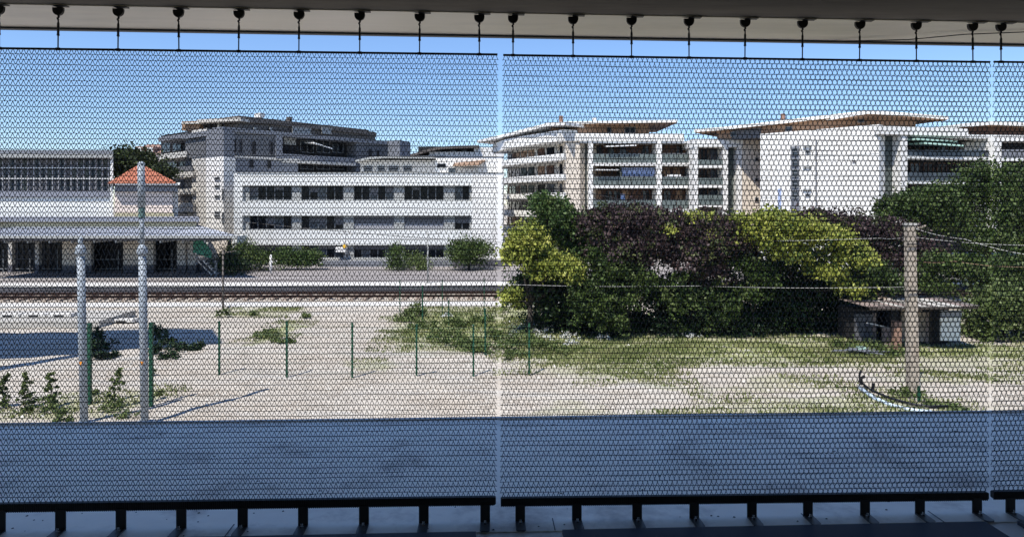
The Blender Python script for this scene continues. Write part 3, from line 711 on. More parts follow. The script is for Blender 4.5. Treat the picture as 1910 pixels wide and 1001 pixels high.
# canopy roof
ct = MB(); D0, D1 = 46.2, 52.0; zfz, zbz = at(100, 439, D0).z, at(100, 421, D1).z
x0, x1, x1b = XW(-60, D0), XW(441, D0), XW(388, D1)
loc = cb.location
def rl(p): return (p[0]-loc.x, p[1]-loc.y, p[2]-loc.z)
ct.add([rl(p) for p in ((x0,D0,zfz),(x1,D0,zfz),(x1b,D1-1,zbz),(x0,D1-1,zbz),(x0,D0,zfz-.06),(x1,D0,zfz-.06),(x1b,D1-1,zbz-.5),(x0,D1-1,zbz-.06))],
       [(0,1,2,3),(7,6,5,4),(0,4,5,1),(1,5,6,2),(2,6,7,3),(3,7,4,0)])
ct.build('canopy_roof', M['zinc'], cb)
for k in range(34):                                           # standing seams of the sheet roof
    xa = XW(-55+k*14.5, D0)
    if xa > x1b-.3: break
    MB().bar(rl((xa, D0+.02, zfz+.02)), rl((xa, D1-1.02, zbz+.02)), .035, .05).build('roof_seam', M['zinc'], cb)
MB().add([rl(p) for p in ((x0,D0-.12,zfz-.2),(x1+.1,D0-.12,zfz-.2),(x1+.1,D0-.02,zfz-.2),(x0,D0-.02,zfz-.2),(x0,D0-.12,zfz-.02),(x1+.1,D0-.12,zfz-.02),(x1+.1,D0-.02,zfz-.02),(x0,D0-.02,zfz-.02))],
   [(3,2,1,0),(4,5,6,7),(0,1,5,4),(1,2,6,5),(2,3,7,6),(3,0,4,7)]).build('gutter', M['pier'], cb)
b = MB(); e0, e1 = x1-loc.x-.3, x1-loc.x-2.6; y0_, y1_ = D0+.1-loc.y, 50.5-loc.y
b.hexa([(x0-loc.x,y0_,zfz-.34),(e0,y0_,zfz-.34),(e1,y1_,zfz-.34),(x0-loc.x,y1_,zfz-.34),(x0-loc.x,y0_,zfz-.24),(e0,y0_,zfz-.24),(e1,y1_,zfz-.24),(x0-loc.x,y1_,zfz-.24)]); b.build('canopy_ceiling', M['skirt'], cb)
for k in range(12):
    b = MB(); xx = XW(-40+k*40, 48); b.box(xx-.05-loc.x, xx+.05-loc.x, D0+.2-loc.y, 50.5-loc.y, zfz-.5, zfz-.345); b.build('canopy_beam', M['pier'], cb)
# outside stair with green panel
sr = empty('outdoor_staircase', (XW(368, 49), 49, PZ), label='outdoor stair with a green mesh panel at the canopy end', cat='staircase')
q = lambda px, py: Vector((XW(px, 49)-sr.location.x, 0, ZW(px, py, 49)-PZ))
for i in range(9):
    p = q(372+i*4.6, 470+i*4.6); MB().box(p.x-.15, p.x+.2, -.6, .6, p.z-.06, p.z).build('step', M['conc'], sr)
b = MB(); b.add([tuple(q(*p)+Vector((0, y, 0))) for y in (-.66, -.62) for p in ((368, 446), (388, 446), (402, 470), (402, 481), (368, 470))],
   [(0,1,2,3,4), (9,8,7,6,5), (0,5,6,1), (1,6,7,2), (2,7,8,3), (3,8,9,4), (4,9,5,0)]); b.build('green_panel', M['greens'], sr)
for a_, b_ in (((372, 470), (410, 508)), ((372, 480), (404, 512))): MB().bar(q(*a_)+Vector((0,-.7,0)), q(*b_)+Vector((0,-.7,0)), .07).build('stringer', M['offw'], sr)
MB().box(q(408,0).x, q(412,0).x, -.7, -.6, 0, 1.1).build('post', M['frame'], sr)
ap = building('cream_kiosk', 390, 53, 'small cream rendered hut wall beyond the stair, left of the hedge', 'hut')
G = Fac(385, 53, 433, 53, ap); G.part('wall', M['cream'], 388, 434, 443, 510, -2, 0); G.part('wall', M['white2'], 433, 442, 440, 510, -2, .1); G.part('door', M['glass'], 424, 431, 443, 468, -.1, .02)

# ------------------------------------------------------------ white apartments with curved end (centre right)
wa = building('white_balcony_apartments', 1060, 62, 'white apartment block with a thin overhanging roof and stacked balconies behind the purple trees')
def roofline(Fc, pts, back, out, th, m, name, root, under=None):
    b = MB(); b.M = Fc.M
    for i in range(len(pts)-1):
        s0, z0 = Fc.s_(pts[i][0], out), Fc.z(pts[i][0], pts[i][1], out); s1, z1 = Fc.s_(pts[i+1][0], out), Fc.z(pts[i+1][0], pts[i+1][1], out)
        b.hexa([(s0,back,z0-th),(s1,back,z1-th),(s1,out,z1-th),(s0,out,z0-th),(s0,back,z0),(s1,back,z1),(s1,out,z1),(s0,out,z0)])
    b.M = None; b.build(name, m, root)
    if under:
        b = MB(); b.M = Fc.M
        for i in range(len(pts)-1):
            s0, z0 = Fc.s_(pts[i][0], out), Fc.z(pts[i][0], pts[i][1], out)-th; s1, z1 = Fc.s_(pts[i+1][0], out), Fc.z(pts[i+1][0], pts[i+1][1], out)-th
            b.hexa([(s0,back,z0-.05),(s1,back,z1-.05),(s1,out-.15,z1-.05),(s0,out-.15,z0-.05),(s0,back,z0-.004),(s1,back,z1-.004),(s1,out-.15,z1-.004),(s0,out-.15,z0-.004)])
        b.M = None; b.build(name+'_soffit', under, root)
A = Fac(1060, 62, 1290, 62, wa)
A.part('wall', M['woodd'], 1098, 1292, 264, 470, -9, -1.7); A.part('wall', M['cream'], 1055, 1082, 252, 470, -9, 0)
A.part('wall_return', M['sage'], 1082, 1098, 266, 470, -9, -1.0); A.part('column', M['white'], 1098, 1106, 262, 470, -9, .1)
A.part('parapet', M['white'], 1040, 1276, 249, 263, -9, .16); A.part('lintel', M['white2'], 1082, 1292, 263, 267, -1.8, .05)
A.part('column', M['white'], 1225, 1234.5, 263, 470, -1.8, .22); A.part('column', M['white'], 1290, 1300, 262, 470, -9, .25)
A.part('penthouse_wall', M['wood'], 1030, 1211, 230, 252, -8, -2.3)
for x0, x1 in ((1092, 1112), (1118, 1140), (1165, 1185)): A.window(x0, x1, 237, 248, -2.26, 2)
roofline(A, [(1055, 227), (1120, 225.5), (1264, 223.5)], -9, -.5, .22, M['white'], 'roof', wa, M['wood'])
for (yt, ym, yb, ys) in ((267, 287, 304, 309), (309, 330, 346, 351), (351, 373, 390, 395)):
    for x0, x1 in ((1106, 1225), (1234.5, 1290)):
        A.part('balcony_slab', M['white'], x0, x1, yb, ys, -1.8, .15)
        n = 5 if x0 < 1200 else 2
        for k in range(n):
            a = x0+(x1-x0)*k/n; A.part('railing_panel', M['railg'], a+.6, a+(x1-x0)/n-.6, ym, yb-.4, .02, .06)
        A.part('handrail', M['frame'], x0, x1, ym-1, ym, 0, .08)
        k = x0+3
        while k < x1-14:
            if random.random() < .6: A.window(k, k+14, yt+4, yb, -1.65, 2, 1, [M['glass'], M['glassb']], M['woodd'])
            else: A.part('timber_shutter', random.choice([M['woodd'], M['wood']]), k, k+12, yt+4, yb, -1.7, -1.6)
            k += random.choice((16, 19, 23))
A.part('bay_partition', M['sage'], 1140, 1142, 267, 304, -1.7, -.1); A.part('bay_partition', M['sage'], 1157, 1159, 310, 346, -1.7, -.1)
b = MB(); b.M = A.M; s0, s1 = A.s_(1130), A.s_(1185); b.hexa([(s0,-1.5,A.z(1130,271)),(s1,-1.5,A.z(1185,268)),(s1,.5,A.z(1185,273)),(s0,.5,A.z(1130,275)),(s0,-1.5,A.z(1130,269)),(s1,-1.5,A.z(1185,266)),(s1,.5,A.z(1185,271.5)),(s0,.5,A.z(1130,273))]); b.M = None; b.build('awning', M['cloth'], wa)
for k in range(6): A.part('curtain', M['blue'], 1160+k*10.3, 1169.5+k*10.3, 313, 328, -.35, -.3)
A.part('awning', M['cloth'], 1112, 1155, 315, 317.5, -.9, .5); A.part('laundry', M['cloth'], 1245, 1270, 325, 332, -.2, -.1); A.part('laundry', M['blue'], 1158, 1166, 362, 372, -.6, -.5)
# left curved wing: five facets bending away
cpx = [1055, 1015, 975, 945, 930, 922]; cD = [62, 65, 68.5, 72, 75.5, 79]
levels = [(249, 262, 262), (286, 298, 298), (324, 336, 336), (359, 371, 371), (394, 406, 406), (430, 442, 442)]   # band top/bottom at x=1055
for i in range(len(cpx)-1):
    Wg = Fac(cpx[i+1], cD[i+1], cpx[i], cD[i], wa)
    Wg.box_ = None
    zl = [(A.z(1055, t), A.z(1055, b_)) for t, b_, _ in levels]
    bw = MB(); Wg.box(bw, -.05, Wg.L+.05, -6, -1.5, 0, zl[0][0]); bw.build('wall', M['offw'] if i else M['cream'], wa)
    for zt, zb in zl:
        bb = MB(); Wg.box(bb, -.02, Wg.L+.02, -1.5, .2, zb, zt+(.35 if zt == zl[0][0] else 0)); bb.build('balcony_band', M['white'], wa)
    for (zt, zb), (zt2, zb2) in zip(zl[:-1], zl[1:]):
        for s0 in np.arange(.5, Wg.L-1.2, 1.7):
            m_ = random.choice(['woodd', 'wood', 'glassb', 'glass', 'glass'])
            bb = MB(); Wg.box(bb, s0, s0+1.2, -1.5, -1.4, zt2+.0, zb-.25); bb.build('shutter' if 'wood' in m_ else 'window', M[m_], wa)
    bb = MB(); Wg.box(bb, -.05, Wg.L+.05, -5, -1.3, zl[0][0], zl[0][0]+1.0); bb.build('penthouse_wall', M['wood'], wa)
    if i < 3:
        bb = MB(); Wg.box(bb, Wg.L*.3, Wg.L*.3+1.1, -1.3, -1.26, zl[0][0]+.1, zl[0][0]+.9); bb.build('penthouse_window', M['glassb'], wa)
b = MB(); rp = [(1055, 62-1.4, 227), (1020, 63.5, 229.5), (985, 66.5, 238.5), (945, 71, 249), (915, 75, 256), (890, 79, 262)]
vs = []
for px, D, py in rp:
    p = at(px, py, D) - Vector(wa.location); q_ = Vector((XW(px+120, D+9)-wa.location.x, D+9-wa.location.y, p.z))
    vs += [p, p-Vector((0,0,.28)), q_, q_-Vector((0,0,.28))]
fs = []
for i in range(len(rp)-1):
    a = i*4; c = a+4; fs += [(a, a+2, c+2, c), (a+1, c+1, c+3, a+3), (a, c, c+1, a+1), (a+2, a+3, c+3, c+2)]
b.add(vs, fs + [(0,1,3,2), (len(vs)-4, len(vs)-2, len(vs)-1, len(vs)-3)]); b.build('curved_roof', M['white'], wa)
A.part('roof_vent', M['brick'], 1044, 1050, 216, 228, -4, -3.4); A.part('roof_vent', M['white'], 1106, 1112, 220, 226, -5, -4.4)
# third bay, stepped out
c3 = building('narrow_balcony_block', 1300, 60, 'narrow apartment section with three stacked balconies left of the beige wall')
B = Fac(1296, 60, 1416, 60, c3)
B.part('wall', M['brown'], 1301, 1352, 262, 470, -9, -1.5); B.part('parapet', M['white'], 1294, 1386, 259, 274, -9, .14)
B.part('column', M['white'], 1294.5, 1302, 274, 470, -1.5, .1); B.part('column', M['white'], 1349, 1358, 274, 470, -9, .1)
B.part('wall_return', M['sage'], 1358, 1375, 272, 470, -9, -.9); B.part('wall', M['white'], 1375, 1384, 262, 470, -9, 0); B.part('wall', M['cream'], 1384, 1420, 256, 470, -9, -.05)
for (yt, ym, yb, ys) in ((274, 297, 308.5, 313), (313, 332, 345, 350), (350, 363, 382, 386)):
    B.part('balcony_slab', M['white'], 1302, 1349, yb, ys, -1.5, .12)
    for k in range(2): B.part('railing_panel', M['railg'], 1302.5+k*23.5, 1325+k*23.5, ym, yb-.4, .02, .06)
    B.window(1306, 1320, yt+3, yb, -1.45, 2, 1, M['glass'], M['woodd']); B.window(1324, 1343, yt+3, yb, -1.45, 2, 1, M['glassb'], M['woodd'])
for yy in (294, 332, 368): B.window(1408, 1415, yy, yy+7, .0, 1, 1, t=.06)

# ------------------------------------------------------------ big white gable block, right
wg = building('white_gable_apartments', 1625, 48, 'large white windowless gable wall with a shallow pitched white roof and timber eaves')
G = Fac(1418, 54, 1640, 48, wg)
zt0, zt1 = G.z(1418, 250), G.z(1640, 232)
b = MB(); b.M = G.M; sa, sb = G.s_(1418), G.s_(1640)
b.hexa([(sa,-8,0),(sb,-8,0),(sb,0,0),(sa,0,0),(sa,-8,zt0),(sb,-8,zt1),(sb,0,zt1),(sa,0,zt0)]); b.M = None; b.build('gable_wall', M['white'], wg)
G.part('window_slot', M['greyl'], 1475, 1491, 273, 470, -.1, .02); 
for yy in (276, 296, 316, 336, 356): G.window(1477, 1489, yy, yy+14, .05, 1, 2, M['glassb'])
for yy, w_ in ((271, 16), (310, 16), (352, 16)): G.part('sun_ledge', M['pier'], 1497, 1497+w_, yy, yy+3, 0, .12)
for yy in (281, 361): G.window(1502, 1512, yy, yy+5, .03, 1, 1, M['glassb'])
G.part('drain_pipe', M['greyl'], 1521, 1523, 262, 400, 0, .08)
for yy in (290, 330, 368): G.part('floor_joint', M['pier'], 1419, 1474, yy, yy+.6, 0, .012); G.part('floor_joint', M['pier'], 1524, 1639, yy-1, yy-.4, 0, .012)
G.part('vent_grille', M['shutter'], 1590, 1596, 300, 304, 0, .04); G.part('tall_window', M['blue'], 1451, 1457, 352, 392, 0, .03)
G2 = Fac(1336, 59.5, 1640, 51.5, wg)
G2.part('penthouse_wall', M['wood'], 1338, 1365, 244, 258, -6, -.6, xr=1350); G2.part('penthouse_wall', M['grey'], 1365, 1420, 236, 258, -6, -.62, xr=1400); 
b = MB(); b.M = G2.M; sa, sb = G2.s_(1415), G2.s_(1640)
b.hexa([(sa,-6,3),(sb,-6,3),(sb,-.6,3),(sa,-.6,3),(sa,-6,G2.z(1415,230)),(sb,-6,G2.z(1640,209)),(sb,-.6,G2.z(1640,209)),(sa,-.6,G2.z(1415,230))]); b.M = None; b.build('penthouse_wall', M['wood'], wg)
for x0, x1, yy in ((1363, 1374, 246), (1465, 1478, 236), (1600, 1612, 220)): G2.window(x0, x1, yy, yy+9, -.56, 1, 1, M['glassb'])
roofline(G2, [(1295, 241), (1340, 237.5), (1440, 226.5), (1530, 216), (1620, 206)], -7, 0, .26, M['white'], 'roof', wg, M['wood'])
H_ = Fac(1640, 48, 1860, 50.5, wg)
H_.part('wall_return', M['sage'], 1640, 1681, 251, 470, -8, -.7); H_.part('column', M['white'], 1681, 1692.5, 247, 470, -8, .1)
H_.part('wall', M['darkin'], 1692, 1862, 250, 470, -8, -1.6); H_.part('parapet', M['white'], 1640, 1806, 235, 250, -8, .2, xr=1650)
H_.part('parapet', M['white2'], 1700, 1868, 250, 257, -8, .0)
H_.part('penthouse_wall', M['wood'], 1640, 1708, 212, 240, -7, -3.2); H_.part('wall_panel', M['offw'], 1800, 1850, 264, 282, -1.6, -1.2)
roofline(H_, [(1620, 206), (1660, 208), (1700, 211), (1770, 217)], -8, -1.8, .24, M['white'], 'roof', wg, M['wood'])
for (ym, yb, ys) in ((280, 292, 297), (322, 338, 343), (360, 378, 383)):
    H_.part('balcony_slab', M['white2'], 1692.5, 1850, yb, ys, -1.6, .15)
    for k in range(5): H_.part('railing_panel', M['glassb'], 1693+k*31, 1723+k*31, ym, yb-.4, .02, .06)
    for k in range(6): H_.window(1697+k*25, 1715+k*25, ym-18, ym+10, -1.55, 2, 1, [M['glass'], M['glassb']], M['woodd'])
for dy in (0, 7):
    b = MB(); b.M = H_.M; s0, s1 = H_.s_(1700+dy*2), H_.s_(1775+dy*1.5)
    b.hexa([(s0,-1.5,H_.z(1700,260+dy)),(s1,-1.5,H_.z(1775,263+dy)),(s1,.5,H_.z(1775,267+dy)),(s0,.5,H_.z(1700,262+dy)),(s0,-1.5,H_.z(1700,257+dy)),(s1,-1.5,H_.z(1775,260+dy)),(s1,.5,H_.z(1775,264+dy)),(s0,.5,H_.z(1700,259+dy))]); b.M = None; b.build('awning', M['mint'], wg)
H_.part('column', M['white'], 1855, 1868, 254, 470, -8, .5)
G2.part('roof_vent', M['brick'], 1456, 1462, 212, 226, -3, -2.6)
rb = building('right_edge_apartments', 1868, 52, 'apartment block with curved roof and grey balconies cut by the right edge of the photo')
K = Fac(1700, 56, 2100, 58, rb)
K.part('wall', M['darkin'], 1868, 2100, 262, 470, -8, -1); K.part('parapet', M['white'], 1806, 2100, 252, 264, -8, .2, xr=1880)
K.part('penthouse_wall', M['woodd'], 1798, 2060, 234, 253, -7, -1)
roofline(K, [(1745, 237), (1800, 230), (1850, 226), (1900, 228), (1990, 233), (2080, 240)], -7, 0, .3, M['white'], 'roof', rb, M['wood'])
for yb in (296, 336): 
    K.part('balcony_slab', M['white2'], 1868, 2100, yb, yb+5, -1, .15)
    for k in range(6): K.part('railing_panel', M['greyl'], 1869+k*26, 1894+k*26, yb-17, yb-.5, .02, .06)

# ------------------------------------------------------------ vegetation
def leaves(name, blobs, n, size, m, parent=None, kind=None, flat=.0, origin=Vector((0,0,0)), clump=26):
    V = []; per = [max(.05, b[3]*b[4]*b[5])**.67 for b in blobs]; tot = sum(per)
    for b, w_ in zip(blobs, per):
        k = max(12, int(n*w_/tot)); nc = max(3, k//clump)
        d = rng.normal(size=(nc, 3)); d /= np.linalg.norm(d, axis=1)[:, None]
        rad = rng.random(nc)**.38; d[:, 2] = np.where(d[:, 2] < -.55, -d[:, 2]*.6, d[:, 2])
        cen = np.array(b[:3]) + d*rad[:, None]*np.array(b[3:6])*(.86+.34*rng.random((nc, 1)))
        ci = rng.integers(0, nc, k); cs = (.06+.16*rng.random(nc))*max(b[3:6])
        V.append(cen[ci] + rng.normal(size=(k, 3))*cs[ci][:, None]*np.array([1, 1, .75]))
    P = np.concatenate(V); P[:, 2] = np.maximum(P[:, 2], .03)
    P = P - np.array(origin); k = len(P)
    a = rng.normal(size=(k, 3)); a /= np.linalg.norm(a, axis=1)[:, None]
    c = np.cross(a, rng.normal(size=(k, 3))); c /= np.linalg.norm(c, axis=1)[:, None]
    s = size*(.45+1.0*rng.random((k, 1))); a = a*s; c = c*s*.55
    vs = np.stack([P-a, P+c, P+a, P-c], 1).reshape(-1, 3)
    me = bpy.data.meshes.new(name); me.vertices.add(len(vs)); me.vertices.foreach_set('co', vs.astype(np.float32).ravel())
    me.loops.add(4*k); me.loops.foreach_set('vertex_index', np.arange(4*k, dtype=np.int32))
    me.polygons.add(k); me.polygons.foreach_set('loop_start', np.arange(0, 4*k, 4, dtype=np.int32)); me.polygons.foreach_set('loop_total', np.full(k, 4, dtype=np.int32))
    me.materials.append(m); me.update(calc_edges=True)
    o = inst(name, me, parent)
    if kind: o['kind'] = kind
    return o
def blob(px, py, rx, ry, D, deep=None):
    p = at(px, py, D); k = D/FPX; rx *= 1.1; ry *= 1.1; return (p.x, p.y, p.z, rx*k, (deep or max(min(rx, 60), 38)*1.25)*k, ry*k)
def tree(name, label, cat, bpx, bD, blobs, n, size, lm, tr_r=.12, group=None, extra=None, z0=0):
    base = Vector((XW(bpx, bD), bD, z0)); rt = empty(name, base, label=label, cat=cat, group=group)
    leaves('crown', blobs, int(n*1.15), size, LM[lm], rt, origin=base)
    second = {'green': 'weed', 'dark': 'green', 'purple': 'plumgreen', 'yellow': 'green', 'hedge': 'weed', 'weed': 'green', 'pine': 'weed'}[lm]
    if n > 1500: leaves('mixed_leaves', [tuple(q) for q in blobs], int(n*(.5 if lm == 'purple' else .25)), size*.85, LM[second], rt, origin=base)
    if extra: leaves('blossom' if extra[0] == 'flower' else 'inner_foliage', extra[1], extra[2], size, LM[extra[0]], rt, origin=base)
    if tr_r:
        b = MB(); top = sum((Vector(q[:3]) for q in blobs), Vector())/len(blobs) - base
        fork = Vector((top.x*.2, top.y*.2, max(.35, top.z*.42)))
        b.tube([(0,0,-.1), tuple(fork*.5+Vector((.04,0,0))), tuple(fork)], [tr_r*1.25, tr_r, tr_r*.85], 8)
        for q in blobs:
            e = Vector(q[:3])-base; mid = (fork+e)/2+Vector((random.uniform(-.15,.15), random.uniform(-.15,.15), .1))
            b.tube([fork, mid, e], [tr_r*.6, tr_r*.4, tr_r*.15], 6)
        b.build('trunk', M['bark'], rt, smooth=True)
    return rt
# right-hand belt of trees
tree('golden_shrub', 'yellow-green shrub just right of the central gap in the screens', 'shrub', 985, 29.8,
  [blob(985, 445, 30, 28, 29.8), blob(965, 475, 26, 30, 29.8), blob(1005, 478, 36, 30, 29.8), blob(1040, 498, 38, 22, 29.4), blob(1070, 512, 18, 16, 29.4), blob(1010, 510, 22, 14, 29.8), blob(955, 560, 16, 24, 29.6)], 9000, .085, 'yellow')
tree('tall_green_tree', 'mid green tree with an open top left of the purple trees', 'tree', 1050, 31.5,
  [blob(1030, 400, 36, 26, 31.5), blob(1065, 430, 38, 30, 31.5), blob(1015, 378, 22, 14, 31.5), blob(1085, 470, 40, 36, 31.5), blob(1040, 440, 30, 30, 32)], 8500, .095, 'hedge')
tree('purple_plum_tree', 'purple-leaved plum tree in front of the balcony block', 'tree', 1150, 30,
  [blob(1120, 418, 36, 32, 30), blob(1165, 415, 44, 30, 30), blob(1210, 420, 44, 30, 30), blob(1150, 460, 50, 34, 30), blob(1205, 455, 46, 30, 30), blob(1185, 480, 30, 18, 30)], 12000, .09, 'purple', extra=None)
tree('purple_plum_tree', 'smaller purple plum tree mingled with pale yellow sprigs, centre of the belt', 'tree', 1310, 29.6,
  [blob(1265, 425, 32, 26, 29.6), blob(1320, 440, 50, 38, 29.6), blob(1285, 475, 46, 30, 29.6), blob(1365, 450, 42, 40, 29.6), blob(1325, 505, 34, 30, 29.6), blob(1385, 480, 22, 20, 29.6)], 11000, .09, 'purple',
  extra=('yellow', [blob(1250, 425, 12, 9, 28.9), blob(1300, 405, 40, 7, 29.8), blob(1370, 410, 24, 10, 28.9), blob(1325, 440, 12, 8, 28.8), blob(1380, 430, 14, 10, 28.8)], 1300))
tree('golden_maple', 'bright yellow-green bush with two drooping lobes right of the purple trees', 'shrub', 1470, 30.8,
  [blob(1445, 415, 38, 20, 28.6), blob(1480, 430, 44, 24, 28.6), blob(1430, 450, 36, 30, 28.6), blob(1470, 470, 34, 26, 28.6), blob(1535, 445, 40, 22, 28.6), blob(1580, 480, 40, 24, 28.4), blob(1540, 505, 34, 14, 28.4), blob(1590, 540, 26, 12, 28.2)], 12500, .085, 'yellow', .05)
tree('purple_plum_tree', 'dark purple plum tree behind the yellow bush, below the white gable', 'tree', 1610, 36,
  [blob(1520, 410, 36, 22, 36), blob(1570, 425, 44, 26, 36), blob(1625, 435, 44, 32, 36), blob(1670, 450, 40, 36, 36), blob(1640, 490, 50, 40, 36), blob(1720, 480, 40, 34, 36.5), blob(1590, 470, 40, 30, 36)], 11000, .1, 'purple')
for i, (x, lab, bl) in enumerate(((1040, 'dark green bush beneath the yellow shrub, full height of the verge', [(1010, 560, 46, 46), (1050, 545, 44, 40), (1060, 600, 46, 36), (990, 530, 28, 22), (1095, 590, 40, 50), (1030, 600, 40, 34)]),
   (1150, 'broad dark bush with glossy leaves under the first purple tree', [(1130, 560, 52, 60), (1180, 540, 50, 50), (1120, 610, 44, 32), (1180, 605, 46, 32), (1150, 500, 50, 36)]),
   (1275, 'dark bush with gaps of pale road behind, under the middle purple tree', [(1255, 590, 48, 40), (1300, 600, 50, 34), (1340, 570, 46, 44), (1235, 545, 30, 26), (1300, 545, 44, 26)]),
   (1420, 'deep shaded bush below the left lobe of the yellow bush', [(1400, 560, 52, 50), (1450, 550, 50, 56), (1420, 605, 50, 30), (1470, 600, 50, 34), (1440, 500, 48, 26)]),
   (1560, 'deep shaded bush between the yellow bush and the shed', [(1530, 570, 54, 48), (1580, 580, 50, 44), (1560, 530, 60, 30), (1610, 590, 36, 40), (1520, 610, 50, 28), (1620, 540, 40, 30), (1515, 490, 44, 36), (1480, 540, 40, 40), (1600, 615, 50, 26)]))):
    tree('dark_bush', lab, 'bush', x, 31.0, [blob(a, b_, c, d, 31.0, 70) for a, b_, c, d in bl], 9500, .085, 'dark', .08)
for x, D, lab, bl, n_, lm_ in ((1120, 28.8, 'leafy green bush in front of the dark bushes, spilling down to the white blossom', [(1105, 585, 34, 40), (1140, 600, 30, 38), (1120, 545, 30, 34), (1085, 550, 24, 30)], 5200, 'green'),
   (1345, 29.7, 'low dark green scrub before the middle purple tree trunks', [(1310, 600, 44, 30), (1370, 608, 44, 26), (1250, 612, 40, 22), (1420, 604, 40, 30), (1340, 575, 36, 26)], 5600, 'dark'),
   (1530, 30.2, 'low dark scrub running from the yellow bush to the shed', [(1480, 602, 44, 32), (1540, 600, 50, 34), (1600, 606, 44, 28), (1455, 570, 40, 40), (1440, 610, 40, 24), (1500, 535, 40, 28), (1510, 565, 40, 28), (1570, 560, 40, 26)], 6200, 'dark'),
   (1175, 29.2, 'mid green leafy bush under the first purple tree, with pale road showing beside it', [(1140, 500, 30, 24), (1190, 520, 34, 26), (1120, 480, 24, 20), (1165, 560, 30, 26)], 4200, 'green'),
   (1290, 29.2, 'loose green bush beneath the middle purple tree', [(1255, 560, 26, 30), (1300, 560, 30, 26), (1350, 560, 34, 32), (1270, 520, 22, 16), (1335, 600, 30, 24)], 4300, 'green'),
   (1620, 29.6, 'ragged green bush between the yellow bush and the concrete pole', [(1620, 510, 34, 30), (1655, 530, 26, 26), (1600, 560, 30, 22)], 3600, 'green'),
   (1405, 29.0, 'mid green bush under the left lobe of the yellow bush', [(1385, 500, 26, 30), (1420, 520, 30, 28), (1400, 545, 30, 24)], 3000, 'green')):
    tree('scrub_bush', lab, 'bush', x, D, [blob(a, b_, c, d, D, 40) for a, b_, c, d in bl], n_, .07, lm_, .03)
for i, (x, D, lab, bl, lm) in enumerate((
   (1850, 41, 'tallest green tree in front of the balconies at the right edge', [(1830, 335, 40, 34), (1800, 370, 60, 34), (1860, 380, 60, 50), (1760, 395, 50, 26), (1890, 345, 40, 36), (1780, 430, 60, 40)], 'green'),
   (1700, 38, 'spreading green tree left of the concrete pole, over the purple tree', [(1690, 385, 44, 20), (1735, 375, 40, 22), (1680, 400, 30, 16), (1745, 405, 40, 22)], 'green'),
   (1940, 37, 'dense green tree cut by the right edge above the wires', [(1900, 430, 60, 50), (1930, 380, 60, 60), (1850, 460, 50, 40), (1960, 480, 60, 60)], 'green'),
   (1830, 33, 'lighter green bush behind the shed roof', [(1770, 500, 50, 28), (1820, 510, 54, 30), (1870, 530, 50, 34), (1740, 535, 30, 20), (1900, 505, 40, 30)], 'green'),
   (1870, 28.5, 'overgrown green hedge right of the shed down to the grass', [(1840, 590, 36, 44), (1880, 600, 44, 48), (1920, 590, 50, 56), (1870, 560, 44, 30), (1830, 625, 22, 22), (1960, 600, 40, 50)], 'weed'))):
    tree('green_tree' if i < 3 else 'green_bush', lab, 'tree' if i < 3 else 'bush', x, D, [blob(a, b_, c, d, D, 55) for a, b_, c, d in bl], 9500, .1 if i < 3 else .085, lm, .16 if i < 3 else .07)
# far tree left, hedges by the road, small trees
tree('dark_broad_tree', 'dark olive tree rising behind the red-roofed house', 'tree', 245, 66, [blob(245, 298, 30, 18, 66), blob(232, 320, 24, 20, 66), blob(272, 310, 22, 14, 66), blob(300, 325, 26, 14, 66), blob(225, 300, 16, 14, 66)], 6500, .17, 'pine', .2)
tree('clipped_hedge', 'long clipped green hedge in front of the office, right of the white post', 'hedge', 555, 53, [blob(x, 484, 15, 19, 53, 14) for x in range(522, 600, 13)], 8500, .075, 'hedge', .05, z0=PZ-.05)
tree('clipped_hedge', 'looser green hedge left of the white post beside the canopy end', 'hedge', 470, 53, [blob(468, 482, 24, 20, 53), blob(492, 487, 14, 15, 53), blob(450, 465, 12, 14, 53.3), blob(445, 490, 14, 16, 53)], 5500, .075, 'green', .05, z0=PZ-.05)
tree('dark_shrub', 'very dark rounded shrub at the foot of the outdoor stair', 'shrub', 430, 50, [blob(430, 485, 17, 20, 50), blob(445, 497, 14, 12, 50), blob(424, 497, 12, 12, 50)], 3500, .07, 'dark', .05, z0=PZ-.05)
tree('round_tree', 'small round-crowned tree against the blank office end wall', 'tree', 874, 53, [blob(874, 462, 34, 16, 53), blob(855, 474, 22, 14, 53), blob(895, 472, 22, 14, 53), blob(874, 482, 26, 11, 53)], 5200, .085, 'green', .1, z0=PZ-.05)
tree('slim_shrub', 'slim upright green shrub before the office ground floor', 'shrub', 740, 53, [blob(740, 472, 9, 14, 53), blob(740, 492, 14, 13, 53)], 1900, .075, 'green', .05, z0=PZ-.05)
tree('low_shrub', 'low green shrub right of the slim upright shrub', 'shrub', 778, 53, [blob(775, 490, 17, 14, 53), blob(790, 497, 10, 9, 53)], 1700, .07, 'weed', .05, z0=PZ-.05)
# saplings left
for i, (x, top, bot, lab) in enumerate(((4, 700, 758, 'leafy sapling cut by the left edge'), (45, 698, 757, 'staked leafy sapling, first full one from the left edge'), (95, 694, 757, 'leafy sapling between the second stake and the first grey mast'), (212, 692, 755, 'leafy sapling standing between the two grey masts'))):
    g = ground(x, bot); D = g.y
    tree('young_sapling', lab, 'sapling', x, D, [blob(x+3+random.uniform(-6,6), top+(bot-top)*f, 4+9*f, 6, D, 8+8*f) for f in (.02,.14,.28,.4,.52,.64,.76,.88,.97)], 620, .045, 'weed', .010)

